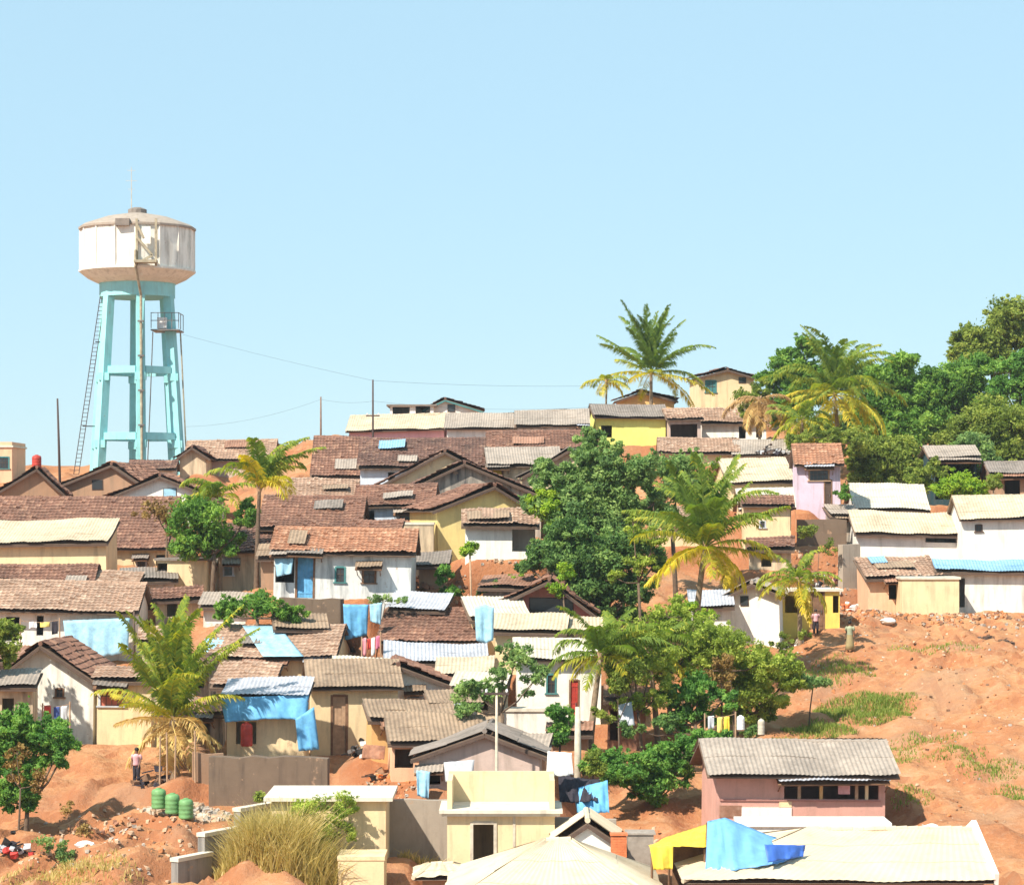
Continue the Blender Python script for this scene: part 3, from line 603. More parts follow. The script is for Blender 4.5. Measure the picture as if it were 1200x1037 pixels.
def H_hip(name, label, px0, px1, d, base, eave, ra, rb, ridge, half, roof, wall, hipR=True, rz=0., kind='flat', group=None):
    sd = nseed(); xl, xr = wx(px0, d), wx(px1, d); xc = (xl + xr) / 2; z0 = wz(base, d); he = wz(eave, d) - z0
    hr = wz(ridge, d + half) - z0; a, b = wx(ra, d + half) - xc, wx(rb, d + half) - xc; l, r_ = xl - xc, xr - xc
    root = thing(name, label, 'house', (xc, d, z0), math.radians(rz), group)
    mb = MB(); i = .35
    for q in ([(l+i,i),(r_-i,i)], [(r_-i,i),(r_-i,2*half-i)], [(r_-i,2*half-i),(l+i,2*half-i)], [(l+i,2*half-i),(l+i,i)]):
        (x0, y0), (x1, y1) = q; mb.poly([(x0,y0,-1.5),(x1,y1,-1.5),(x1,y1,he-.02),(x0,y0,he-.02)])
    if not hipR: mb.poly([(r_-i,i,he-.02),(r_-i,2*half-i,he-.02),(r_-i,half,hr-.2)])
    mb.build('wall', wall, root)
    rm = MB(); y2 = 2 * half
    if not hipR: b = r_
    warp(rm, (l,0,he), (r_,0,he), (b,half,hr), (a,half,hr), kind, sd); warp(rm, (r_,y2,he), (l,y2,he), (a,half,hr), (b,half,hr), kind, sd+1)
    warp(rm, (l,y2,he), (l,0,he), (a,half,hr), (a,half,hr), kind, sd+2)
    if hipR: warp(rm, (r_,0,he), (r_,y2,he), (b,half,hr), (b,half,hr), kind, sd+3)
    ro = rm.build('roof', [roof, 'under'], root)
    _ridge(ro, (a,half,hr+.05), (b,half,hr+.05), roof, sd)
    for p in ((l,0,he), (l,y2,he)) + (((r_,0,he), (r_,y2,he)) if hipR else ()):
        k = MB(); q = (a if p[0] == l else b, half, hr + .03); k.tube([(p[0],p[1],p[2]+.05), q], .09, 6); k.build('hip_cap', roof, ro)
    if not hipR:
        k = MB()
        for s in ((0, half), (y2, half)): k.bar((r_+.06, s[0], he+.1), (r_+.06, s[1], hr+.16), .16, .5)
        k.build('gable_parapet', 'whitew', root)
    PADS.append((xc, d, math.radians(rz), l, r_, 0., y2, z0))
    return root
H_hip('cream_roofed_house', 'low cream hip-roofed house in front of the boxy stair room', 520, 785, 91, 1150, 1066, 640, 668, 986, 5.0, 'fgroof', 'cream')
H_hip('cream_roofed_house', 'broad cream roofed house with white gable edge at the bottom right', 800, 1166, 94, 1130, 1034, 946, 1168, 973, 4.6, 'fgroof', 'brownw', hipR=False)
H_hip('cream_hut', 'tiny cream capped hut with brown wall left of the dark doorway', 484, 556, 99, 1075, 1030, 505, 530, 1014, 1.4, 'fgroof', 'brownw')
H_gable('white_house', 'small white rounded gable between the stair room and the brick pillar', 650, 728, 102, 1050, 990, 690, 964, 3.2, 'fgroof', 'whitew', ov=.15, side=.15, group=None)

# boxy stair room with open roof terrace
def stair_room():
    d = 105; x0, x1 = wx(524, d), wx(650, d); xc = (x0+x1)/2; z0 = wz(1062, d); x0 -= xc; x1 -= xc; D = 3.0
    root = thing('stair_room', 'boxy cream stair room with black doorway and open walled roof terrace', 'building', (xc, d, z0), 0)
    h = wz(952, d) - z0; da, db = wx(552, d) - xc, wx(581, d) - xc; dt, dbm = wz(963, d) - z0, wz(1019, d) - z0
    mb = MB(); panel(mb, x0, x1, -2, h, [(da, db, dbm, dt)], 0, .25)
    for x in (x0, x1): mb.poly([(x,0,-2),(x,D,-2),(x,D,h),(x,0,h)])
    mb.poly([(x0,D,-2),(x1,D,-2),(x1,D,h),(x0,D,h)]); mb.build('wall', 'cream', root)
    f = MB(); t = .09
    for q in ((da-.04,da+t,dbm,dt),(db-t,db+.04,dbm,dt),(da+t,db-t,dt-t,dt+.04)): f.box(q[0],q[1],-.05,.1,q[2],q[3])
    f.build('door_frame', 'conc', root)
    s = MB(); s.box(x0-.32, x1+.32, -.35, D+.2, h, h+.14); s.box(x0-.22, x1+.22, -.25, D+.1, h-.12, h-.003); s.build('floor_slab', 'slab', root)
    hp = wz(903, d + D) - z0; b = h + .143
    for nm, q in (('parapet', (x0, x1, D-.18, D, b, hp)), ('parapet', (x0, x0+.2, 0, D-.18, b, hp - .1)), ('parapet', (x1-.2, x1, 0, D-.18, b, hp - .1))):
        p = MB(); p.box(*q); p.build(nm, 'cream', root)
    g = MB(); g.box(wx(601,d)-xc, wx(604,d)-xc, -.03, -.001, -.5, h-.13); g.build('drain_pipe', 'conc', root)
    PADS.append((xc, d, 0, x0, x1, 0, D, z0))
stair_room()
def wall_thing(name, label, px0, px1, d, base, top, thick, mat, capm=None, capo=.12, cap_py=None, rz=0., cat='wall', group=None):
    x0, x1 = wx(px0, d), wx(px1, d); xc = (x0+x1)/2; z0 = wz(base, d); h = wz(top, d) - z0; x0 -= xc; x1 -= xc
    root = thing(name, label, cat, (xc, d, z0), math.radians(rz), group); r = np.random.RandomState(nseed())
    mb = MB(); n = max(2, int((x1-x0)/.6)); xs = np.linspace(x0, x1, n+1); tops = h - (r.rand(n+1) * .14 if not capm else np.zeros(n+1))
    for i in range(n):
        for y, fl in ((0, 0), (thick, 1)): mb.poly([(xs[i],y,-2),(xs[i+1],y,-2),(xs[i+1],y,tops[i+1]),(xs[i],y,tops[i])])
        mb.poly([(xs[i],0,tops[i]),(xs[i+1],0,tops[i+1]),(xs[i+1],thick,tops[i+1]),(xs[i],thick,tops[i])])
    for x, t in ((x0, tops[0]), (x1, tops[-1])): mb.poly([(x,0,-2),(x,thick,-2),(x,thick,t),(x,0,t)])
    mb.build('wall_body', mat, root)
    if capm:
        c = MB(); c.box(x0-capo, x1+capo, -capo, thick+capo, h+.003, h+.16); c.build('coping', capm, root)
    PADS.append((xc, d, math.radians(rz), x0, x1, 0., thick, z0))
    return root
wall_thing('concrete_tank', 'big cream concrete tank block with grey top slab behind the dry grass', 318, 452, 107, 1012, 938, 4.2, 'cream', 'slab', .3, cat='tank')
wall_thing('boundary_wall', 'dark grey stepped wall piece with cream edge, topmost step by the tank', 265, 347, 108.7, 1005, 947, .35, 'greyc', 'slab', .04, rz=60, group='stepped dark grey walls')
wall_thing('boundary_wall', 'dark grey stepped wall piece in the middle beside the dry grass', 224, 304, 106.2, 1012, 976, .35, 'greyc', 'slab', .04, rz=60, group='stepped dark grey walls')
wall_thing('boundary_wall', 'dark grey stepped wall piece lowest at the bottom of the photo', 196, 262, 104.0, 1040, 1006, .35, 'greyc', 'slab', .04, rz=60, group='stepped dark grey walls')
wall_thing('plinth_block', 'short bright cream block below the big concrete tank', 396, 450, 103.5, 1050, 1008, 2.2, 'cream', 'cream', .03, cat='block')
wall_thing('boundary_wall', 'bare grey plaster wall half in shade left of the stair room', 446, 528, 110.5, 1020, 934, .4, 'stonegrey')
wall_thing('retaining_wall', 'dark rough stone retaining wall below the blue tarpaulin shack', 244, 384, 115.2, 945, 886, .8, 'stone', rz=-3)
wall_thing('boundary_wall', 'low grey rubble wall under the crumpled bright blue sheet', 650, 722, 107.5, 1005, 958, .4, 'stonegrey', rz=-4)
wall_thing('retaining_wall', 'dark soil-stained stone wall under the long grey-white house', 326, 400, 141, 745, 700, .8, 'stone', rz=-10)
wall_thing('retaining_wall', 'rough grey stone wall stepping down beside the red path', 986, 1010, 169.5, 690, 636, .6, 'stonegrey', rz=25)
wall_thing('retaining_wall', 'low stone ledge wall under the lilac house', 934, 992, 174.5, 640, 607, .5, 'stone', rz=-5)
wall_thing('boundary_wall', 'low broken mud wall along the bank behind the green drums', 226, 262, 116.8, 910, 880, .3, 'brownw', rz=14)
# ================================================================== ground
TX = np.array([-600, 0, 200, 400, 600, 800, 1000, 1200, 1800], float)
TD = np.array([0, 60, 85, 98, 110, 118, 125, 134, 143, 154, 165, 178, 190, 203, 215, 230, 262, 330, 600], float)
def _pz(py, d): return (YH - py) * d / F
TB = {  # photograph row of the ground at each depth from 85 to 262, per column
 -600: (1230,1080, 990, 935, 880, 815, 750, 705, 662, 628, 600, 578, 562, 552, 545),
 0:    (1230,1080, 995, 940, 885, 820, 760, 708, 668, 632, 606, 585, 568, 556, 548),
 200:  (1230,1062, 985, 935, 882, 825, 772, 725, 684, 640, 610, 585, 567, 555, 548),
 400:  (1240,1070, 990, 940, 885, 815, 735, 690, 655, 618, 590, 562, 540, 522, 515),
 600:  (1250,1120,1050, 965, 895, 830, 760, 690, 655, 622, 592, 558, 530, 508, 500),
 800:  (1240,1090, 995, 940, 900, 842, 792, 738, 688, 638, 596, 556, 524, 496, 488),
 1000: (1230,1080, 985, 930, 882, 830, 785, 745, 708, 640, 590, 562, 540, 515, 505),
 1200: (1230,1075, 975, 920, 868, 820, 778, 742, 712, 662, 616, 580, 556, 525, 512),
 1800: (1230,1075, 970, 915, 862, 815, 772, 738, 706, 662, 616, 580, 556, 525, 512)}
ZT = np.zeros((len(TX), len(TD)))
for i, cx in enumerate(TX):
    row = TB[int(cx)]
    for k, d in enumerate(TD):
        if d < 85: ZT[i, k] = -18.6 - .6 * (d < 60)
        elif d <= 262: ZT[i, k] = _pz(row[k - 2], d)
    ZT[i, -2] = ZT[i, -3] - 4; ZT[i, -1] = -12
_NP = np.random.RandomState(5)
_WV = [(_NP.rand() * 6.28, f, a) for f, a in ((.25, .22), (.33, .2), (.6, .12), (.9, .12), (1.7, .09), (2.9, .06)) for _ in range(3)]
_WD = [_NP.rand() * 6.28 for _ in _WV]
def bumps(x, y):
    z = 0
    for (p, f, a), q in zip(_WV, _WD): z = z + a * np.sin(f * (x * math.cos(q) + y * math.sin(q)) + p)
    return z
def terrain(x, y, pads=True):
    x = np.asarray(x, float); y = np.asarray(y, float)
    px = np.clip(600 + F * x / np.maximum(y, 60), -600, 1799.9); d = np.clip(y, 0, 599.9)
    i = np.clip(np.searchsorted(TX, px, 'right') - 1, 0, len(TX) - 2); k = np.clip(np.searchsorted(TD, d, 'right') - 1, 0, len(TD) - 2)
    a = (px - TX[i]) / (TX[i+1] - TX[i]); b = (d - TD[k]) / (TD[k+1] - TD[k])
    a = a * a * (3 - 2 * a)
    z = (ZT[i,k] * (1-a) + ZT[i+1,k] * a) * (1-b) + (ZT[i,k+1] * (1-a) + ZT[i+1,k+1] * a) * b
    z = z + bumps(x, y) * np.clip((y - 80) / 20, 0, 1)
    wr = np.clip((px - 930) / 60, 0, 1) * np.clip((y - 112) / 8, 0, 1) * np.clip((172 - y) / 6, 0, 1)
    ph = y / 6.5 + .55 * np.sin(x * .33 + 1) + .35 * np.sin(x * .8 + y * .25) + .22 * np.sin(x * 1.9 + y * .7) + .12 * np.sin(x * 4.3 - y * 1.1) + .08 * np.sin(x * 7.7 + y * 2.3)
    fr = ph - np.floor(ph); am = .55 + .45 * np.sin(x * .21 + y * .13 + 2)
    z = z + wr * am * .34 * (np.where(fr < .14, fr / .14, 1 - (fr - .14) / .86) - .5)
    gl = np.abs(np.sin(x * .55 + .8 * np.sin(y * .16) + .3 * np.sin(y * .6))); z = z - wr * .22 * np.exp(-(gl / .16) ** 2)
    wl = np.clip((330 - px) / 60, 0, 1) * np.clip((y - 98) / 4, 0, 1) * np.clip((121 - y) / 3, 0, 1)
    ph = y / 4.2 + .5 * np.sin(x * .5) + .3 * np.sin(x * 1.3 + y * .4); fr = ph - np.floor(ph)
    z = z + wl * .6 * (np.where(fr < .18, fr / .18, 1 - (fr - .18) / .82) - .5)
    if pads:
        S = np.zeros_like(z); SW = np.full_like(z, 1e-9); MW = np.zeros_like(z)
        for cx, cy, rz, x0, x1, y0, y1, pz in PADS:
            c, s = math.cos(rz), math.sin(rz); dx, dy = x - cx, y - cy
            lx, ly = dx * c + dy * s, -dx * s + dy * c
            dist = np.hypot(np.maximum(np.maximum(x0 - lx, lx - x1), 0), np.maximum(np.maximum(y0 - ly, ly - y1), 0))
            w = np.clip(1.08 - dist / 2.2, 0, 1); w = w * w * (3 - 2 * w)
            S += w ** 5 * pz; SW += w ** 5; MW = np.maximum(MW, w)
        z = z * (1 - MW) + S / SW * MW
    return z
def gz(x, y): return float(terrain(np.array([x]), np.array([y]))[0])
def ground(px, d):
    x = wx(px, d); return (x, d, gz(x, d))
def make_terrain():
    def axis(parts):
        out = []
        for a, b, st in parts: out += list(np.arange(a, b, st))
        return np.array(out + [parts[-1][1]])
    xs = axis([(-3000, -400, 325), (-400, -80, 16), (-80, -44, 2), (-44, 44, .32), (44, 80, 2), (80, 400, 16), (400, 3000, 325)])
    ys = axis([(-300, 60, 30), (60, 90, 2), (90, 175, .32), (175, 245, .6), (245, 330, 4), (330, 600, 30), (600, 6000, 600)])
    X, Y = np.meshgrid(xs, ys); Z = terrain(X, Y)
    r = np.random.RandomState(3); m = (np.abs(X) < 47) & (Y > 88) & (Y < 246)
    Z = Z + m * ((r.rand(*Z.shape) - .5) * .07 + .05 * np.sin(X * 3.1 + 1.3 * np.sin(Y * 1.7)) * np.sin(Y * 2.7 + np.sin(X * 2.2)) + .03 * np.sin(X * 6.3 + Y * 2) * np.sin(Y * 5.1))
    nx = len(xs); q = np.arange(X.size).reshape(X.shape)
    Fq = np.stack([q[:-1,:-1], q[:-1,1:], q[1:,1:], q[1:,:-1]], -1).reshape(-1, 4)
    me = bpy.data.meshes.new('ground'); P = np.stack([X, Y, Z], -1).reshape(-1, 3)
    me.vertices.add(len(P)); me.vertices.foreach_set('co', P.astype(np.float32).ravel())
    me.loops.add(Fq.size); me.loops.foreach_set('vertex_index', Fq.astype(np.int32).ravel())
    me.polygons.add(len(Fq)); me.polygons.foreach_set('loop_start', np.arange(0, Fq.size, 4, dtype=np.int32))
    me.polygons.foreach_set('use_smooth', np.ones(len(Fq), bool))
    me.update(calc_edges=True); me.materials.append(MATS['earth'])
    o = bpy.data.objects.new('ground', me); COL.objects.link(o); o['kind'] = 'structure'
make_terrain()
# ================================================================== trees and plants
GT, GP, GB = 'broadleaf trees among the houses', 'coconut palms', 'bushes on the slope'
def leaves(mb, C, R, per, size, rs, m=0, flat=.8):
    """Leaf quads scattered through clumps C (n,3) of radius R (n,)."""
    C = np.asarray(C, float); R = np.asarray(R, float); n = len(C); k = np.repeat(np.arange(n), per); N_ = len(k)
    dr = rs.normal(size=(N_, 3)); dr /= np.linalg.norm(dr, axis=1)[:, None]
    rad = R[k] * rs.rand(N_) ** .42; P = C[k] + dr * (rad * (1 + .35 * rs.normal(size=N_) * (rs.rand(N_) > .6)))[:, None] * np.array([1, 1, flat])
    nn = dr * .7 + rs.normal(size=(N_, 3)) * .65 + np.array([0, 0, .35]); nn /= np.linalg.norm(nn, axis=1)[:, None]
    t = np.cross(nn, rs.normal(size=(N_, 3))); t /= np.linalg.norm(t, axis=1)[:, None]; b = np.cross(nn, t)
    s = size * (.5 + .75 * rs.rand(N_)); a = s[:, None] * t; c = (s * .42)[:, None] * b
    V = np.stack([P - a, P + c - nn * (s * .15)[:, None], P + a, P - c - nn * (s * .15)[:, None]], 1).reshape(-1, 3)
    ct = .08 + .72 * rs.rand(n); T = np.clip(ct[k] + rs.normal(size=N_) * .16, 0, 1)
    q = np.arange(N_) * 4
    mb.add(V, np.stack([q, q+1, q+2, q+3], 1).tolist(), m, T.tolist())
def tree(name, label, px, d, lobes, mat, leaf=.2, per=110, dens=1., seed=1, trunk=.16, bark='bark', cat='tree', group=GT, limbs=True, rk=1.):
    rs = np.random.RandomState(seed * 13 + 1); x, y, z = ground(px, d); root = thing(name, label, cat, (x, y, z - .05), 0, group)
    C = []; R = []; ppm = F / d; mb = MB(); lc = []
    for lp, ly, rx, ry in lobes:
        c = np.array([wx(lp, d) - x, rs.uniform(-.3, .3) * rx / ppm, wz(ly, d) - z]); a, b = rx / ppm, ry / ppm
        n = max(7, int(20 * dens * (a * a * b) ** .5)); dr = rs.normal(size=(n, 3)); dr /= np.linalg.norm(dr, axis=1)[:, None]
        pos = c + dr * (rs.rand(n) ** .5)[:, None] * np.array([a, a * .85, b]) * .92
        C.append(pos); R.append(np.maximum(.28, .36 * rk * (a * a * b) ** (1/3) * (.6 + .8 * rs.rand(n)))); lc.append((c, pos))
    C = np.concatenate(C); R = np.concatenate(R); keep = rs.rand(len(C)) > .18; C, R = C[keep], R[keep] * .86
    R = R * rs.choice([.6, .85, 1.1], len(R)); leaves(mb, C, R, int(per * 1.4), leaf * .74, rs)
    j = rs.randint(len(C), size=int(len(C) * 1.5)); o = rs.normal(size=(len(j), 3)); o /= np.linalg.norm(o, axis=1)[:, None]; o[:, 2] = o[:, 2] * .8 + .15
    leaves(mb, C[j] + o * (R[j] * rs.uniform(.8, 1.6, len(j)))[:, None], R[j] * rs.uniform(.18, .42, len(j)), int(per * .26), leaf * .7, rs)
    tr = MB(); zc = min(wz(l[1] + l[3] * .5, d) - z for l in lobes); zc = max(zc, .25)
    cx = float(np.mean([c[0][0] for c in lc])); top = Vector((cx * .6, 0, zc))
    tr.tube([(0,0,-.6), (0,0,.1), tuple(Vector((cx*.2,.05,zc*.5))), tuple(top)], [trunk*1.5, trunk*1.1, trunk*.9, trunk*.75], 7)
    if limbs:
        for c, pos in lc:
            c = Vector(c); mid = top.lerp(c, .5) + Vector((0, 0, -.1 * (c - top).length)); tr.tube([top, mid, c], [trunk*.6, trunk*.42, trunk*.25], 5)
            for p in pos[:7]: tr.tube([c, c.lerp(Vector(p), .55) + Vector((0,0,-.08)), Vector(p)], [trunk*.22, trunk*.16, trunk*.08], 4)
    tr.build('trunk', bark, root, True); mb.build('crown', mat, root)
    return root
def frond(parent, L, az, el, droop, tint, mat, rs, ll=.62, twist=0.):
    mb = MB(); n = 16; p = np.zeros(3); P = [p.copy()]; Dv = []
    for i in range(n):
        t = i / n; e = el - droop * t ** 1.35; h = np.array([math.cos(az + twist*t), math.sin(az + twist*t), 0])
        dv = h * math.cos(e) + np.array([0, 0, math.sin(e)]); Dv.append(dv); p = p + dv * L / n; P.append(p.copy())
    P = np.array(P); Dv.append(Dv[-1]); Dv = np.array(Dv)
    mb.tube(P[::2], [.045 * (1 - .85 * k / 8) for k in range(9)], 4)
    mb.T = [min(1, tint + .15)] * len(mb.T)
    m_ = int(L / .05); ts = np.linspace(.13, .995, m_); idx = ts * n; i0 = np.minimum(idx.astype(int), n - 1); fr = (idx - i0)[:, None]
    Q = P[i0] * (1 - fr) + P[i0 + 1] * fr; T = Dv[i0]; side = np.cross(T, [0, 0, 1.]); side /= np.maximum(np.linalg.norm(side, axis=1), 1e-3)[:, None]
    up = np.cross(side, T); V = []; Fc = []; TT = []; q = 0
    prof = np.sin(np.pi * (.10 + .84 * ts) ** .8) ** .6
    for s in (-1, 1):
        ln = ll * prof * (.8 + .4 * rs.rand(m_)); fw = .35 + .5 * ts + rs.normal(size=m_) * .09; hang = -.18 - .45 * rs.rand(m_) ** 1.5
        d1 = side * s * np.cos(fw)[:, None] + T * np.sin(fw)[:, None] + up * .16; d2 = d1 * .8 + np.array([0, 0, 1.]) * hang[:, None] * 2 - up * .25
        w = (T * .5 + up * .2); w /= np.linalg.norm(w, axis=1)[:, None]; w = w * .045
        mid = Q + d1 * (ln * .5)[:, None]; tip = mid + d2 * (ln * .5)[:, None]
        B = np.stack([Q - w * .7, Q + w * .7, mid + w, mid - w, tip], 1); V.append(B.reshape(-1, 3))
        gap = rs.rand(3) * m_
        for k in range(m_):
            b = q + k * 5
            if rs.rand() < .10 or np.min(np.abs(gap - k)) < m_ * .02: continue
            Fc += [(b, b+1, b+2, b+3), (b+3, b+2, b+4)]; v = min(1, max(0, tint + rs.normal() * .12 + .18 * max(0, k / m_ - .6))); TT += [v, min(1, v + .07)]
        q += m_ * 5
    mb.add(np.concatenate(V), Fc, 0, TT)
    return mb.build('frond', mat, parent)
def palm(label, bpx, d, cpx, cpy, Lp, nf, seed, e0=82, e1=-28, droop=(50, 95), trunk=.13, az0=0., tint=(.22, .92), mat='palm', bias=None, dy=0., yell=.62, ll=.75, pw=.85, low=.85, tmat='trunk', group=GP, name='coconut_palm', dry=0):
    rs = np.random.RandomState(seed); x, y, z = ground(bpx, d); root = thing(name, label, 'palm tree', (x, y, z - .05), 0, group)
    c = Vector((wx(cpx, d) - x, dy, wz(cpy, d) - z)); L = Lp * d / F
    tr = MB(); b = Vector((0, 0, -.6)); pts = []; rad = []
    for i in range(9):
        t = i / 8; pts.append(tuple(b.lerp(c, t) + Vector((-.10 * c.x * math.sin(math.pi * t), 0, 0)))); rad.append(trunk * (1.35 - .55 * t) * (1 + .07 * (i % 2)))
    tr.tube(pts, rad, 8); tr.build('trunk', tmat, root, True)
    h = bpy.data.objects.new('crown', None)
    g = MB()
    for i in range(9):
        a = i * 2.4; g.tube([c + Vector((0,0,-.25)), c + Vector((.16*math.cos(a), .16*math.sin(a), .12 + .03*i))], [.09, .05], 5)
    bpy.data.objects.remove(h); g.build('leaf_sheath', 'wood_pale', root)
    for i in range(nf):
        t = (i + .3) / nf; az = az0 + i * 2.39996 + rs.normal() * .15
        if bias is not None and rs.rand() < bias[1]: az = math.radians(bias[0]) + rs.normal() * .7
        el = math.radians(e0 + (e1 - e0) * t ** pw + rs.normal() * 9); dr = math.radians(rs.uniform(*droop) * rs.uniform(.75, 1.35)) * (1.05 - .25 * t)
        ti = tint[0] + .12 * rs.rand() if t < yell else tint[0] + (tint[1] - tint[0]) * ((t - yell) / (1 - yell)) ** .7
        f = frond(root, L * (rs.uniform(.78, 1.06) if t > .12 else .8) * (1 if t < .5 else 1 + (low - 1) * (t - .5) / .3 if t < .8 else low), az, el, dr, ti, 'palm_dry' if t > 1 - dry else mat, rs, ll, rs.normal() * .5)
        f.location = c
    return root

# --- palms
palm('tall coconut palm standing clear against the sky on the crest', 763, 220, 763, 437, 92, 30, 21, 88, -25, (22, 72), .15, ll=.85, pw=1.5)
palm('thin small palm left of the skyline palm, yellow fronds over a bare slim trunk', 709, 216, 711, 446, 36, 9, 5, 40, -30, (50, 80), .09, tint=(.5, .9), yell=.3)
palm('bushy coconut palm with yellow lower fronds on the right crest', 985, 205, 978, 462, 106, 36, 33, 88, -50, (45, 105), .16, tint=(.34, .98), yell=.45, ll=.95, pw=1.35)
palm('short olive palm tucked under the left side of the right crest palm', 938, 200, 940, 492, 62, 15, 8, 60, -40, (50, 90), .12, tint=(.35, .85), yell=.4)
palm('withered brown palm with hanging dead fronds beside the two storey house', 890, 206, 890, 468, 52, 16, 14, 30, -60, (60, 100), .12, mat='palm_dry', tint=(.2, .8), yell=.2)
palm('palm with dark straight trunk and upright right-leaning fronds on the left', 300, 152, 304, 572, 92, 17, 41, 87, 22, (45, 115), .13, bias=(8, .6), tint=(.35, .98), yell=.5, ll=.85, tmat='bark')
palm('olive fronded palm behind the round bright green tree', 258, 157, 258, 580, 62, 13, 52, 70, -5, (60, 110), .12, bias=(170, .45), tint=(.4, .7), yell=.5)
palm('large young palm with tall upright fronds on the red bank at left', 205, 119.5, 203, 842, 150, 42, 63, 88, -60, (16, 85), .22, tint=(.42, .98), yell=.5, ll=.75, dry=.26, pw=2.6, low=.55)
palm('big coconut palm with yellow lower fronds in the centre right of the hill', 806, 138, 826, 640, 120, 38, 77, 89, -40, (18, 85), .17, tint=(.28, .98), yell=.5, ll=.9, pw=1.6, low=.75)
palm('low yellow-green palm in front of the bright yellow porch', 938, 149, 936, 680, 66, 17, 88, 75, -25, (50, 100), .12, tint=(.4, .9), yell=.45, ll=.6)
palm('pale feathery palm beside the white house with the red door', 690, 123.5, 704, 768, 88, 20, 91, 86, -15, (40, 100), .14, tint=(.28, .75), yell=.6, ll=.7)
palm('pale drooping palm whose long fronds hang over the bushy tree', 772, 128, 760, 762, 82, 14, 17, 75, -10, (60, 110), .13, tint=(.3, .8), yell=.6, ll=.7)
# --- broadleaf trees
tree('broadleaf_tree', 'largest dark green tree rising in the middle of the hill', 692, 150, [(702,538,38,24),(650,565,32,26),(752,552,26,28),(672,600,40,24),(720,588,30,26),(622,588,16,14),(765,590,16,18),(690,514,22,12),(636,548,14,12),(690,570,44,30),(735,600,30,22),(665,585,34,24),(715,555,34,26),(700,610,40,22)], 'leaf_grey', .2, 120, 1.2, 3, .22)
tree('broadleaf_tree', 'dense deep green tree directly under the largest tree', 705, 147, [(648,648,32,26),(712,645,38,30),(690,690,40,20),(748,690,24,22),(664,620,26,18),(736,718,20,14),(618,660,14,14),(772,655,16,16),(640,690,16,12),(690,658,46,32),(725,690,32,22),(668,645,34,26),(740,640,28,26),(665,705,26,16),(705,715,28,14)], 'leaf_dark', .2, 120, 1.2, 4, .2)
tree('broadleaf_tree', 'grey-green tree behind the top frond of the central palm', 792, 160, [(795,560,34,32),(772,598,30,30)], 'leaf_grey', .2, 110, 1.1, 5, .16)
tree('shrub', 'lime green shrub left of the largest tree', 640, 149.5, [(640,594,28,20),(655,612,18,16)], 'leaf_lime', .17, 110, 1.1, 6, .08, cat='shrub', group=GB)
tree('broadleaf_tree', 'round bright green tree in front of the brown tiled roofs at left', 248, 154, [(236,606,40,26),(222,636,32,24),(262,632,26,22),(292,602,18,22)], 'leaf_bright', .19, 120, 1.2, 7, .16)
tree('broadleaf_tree', 'thin brownish tree touching the white gabled house at left', 196, 158, [(184,598,28,16),(205,615,20,16)], 'leaf_brown', .16, 50, .7, 8, .08)
tree('broadleaf_tree', 'spreading low green tree under the dark palm trunk', 300, 138, [(300,706,42,18),(342,716,22,14),(266,716,22,14)], 'leaf_bright', .18, 110, 1.1, 9, .12)
tree('broadleaf_tree', 'bright leafy tree in the left foreground on the red bank', 30, 112, [(8,846,30,24),(44,862,40,26),(66,884,22,18),(6,892,34,34),(34,902,26,26),(20,930,24,16),(4,930,20,24),(40,935,12,14),(80,872,14,12)], 'leaf_emerald', .16, 130, 1.2, 10, .12)
tree('broadleaf_tree', 'olive tree poking in at the left edge under the blue walled house', -4, 124, [(2,745,36,20),(-10,765,30,20)], 'leaf_olive', .18, 100, 1.1, 11, .12)
tree('broadleaf_tree', 'spindly grey-green tree in front of the white house with red door', 592, 121, [(556,806,26,26),(604,768,28,16),(626,796,18,26),(548,828,20,12),(590,790,16,16)], 'leaf_grey', .16, 70, .9, 12, .09)
tree('shrub', 'small emerald shrub beside the pale concrete post', 655, 119, [(655,838,18,16),(660,860,18,16)], 'leaf_emerald', .16, 110, 1.1, 13, .06, cat='shrub', group=GB)
tree('broadleaf_tree', 'wide yellow-green tree below the small whitewashed house', 862, 131, [(846,764,42,28),(902,782,40,24),(884,806,44,24),(826,748,34,32),(924,792,22,18),(870,836,34,16),(905,826,22,16),(845,775,30,28)], 'leaf_lime2', .14, 120, 1.2, 14, .18)
tree('broadleaf_tree', 'loose light green tree between the pale palm and the wide yellow-green tree', 785, 129, [(782,722,28,26),(806,765,34,30),(764,778,30,24)], 'leaf_lime2', .14, 100, 1.1, 15, .14)
tree('broadleaf_tree', 'rusty brown leaved sapling amid the wide green trees', 846, 126, [(842,778,20,18),(850,798,18,14)], 'leaf_brown', .14, 60, .8, 16, .07)
tree('broadleaf_tree', 'low emerald tree above the long hedge', 818, 125, [(818,808,30,20),(784,816,20,14),(848,818,18,14),(820,838,30,12),(790,842,22,12)], 'leaf_emerald', .17, 120, 1.2, 17, .12)
tree('hedge_bush', 'long bright green hedge sloping down left of the pink house', 770, 117, [(706,892,30,20),(738,896,34,22),(772,892,34,22),(806,878,34,18),(756,920,34,18),(836,864,28,11),(786,906,26,18),(722,912,24,12),(766,934,18,10)], 'leaf_emerald', .15, 120, 1.3, 18, .07, cat='hedge', group=GB)
tree('shrub', 'yellowish dry shrub at the left end of the long hedge', 692, 115, [(694,890,18,14),(700,902,16,10)], 'leaf_olive', .13, 90, 1, 19, .05, cat='shrub', group=GB)
tree('broadleaf_tree', 'dense green tree right beside the bushy crest palm', 1052, 222, [(1050,448,36,34),(1036,488,36,26),(1080,470,26,30),(1062,425,22,14),(1060,505,40,22),(1090,500,24,24)], 'leaf_bright', .26, 130, 1.1, 20, .25)
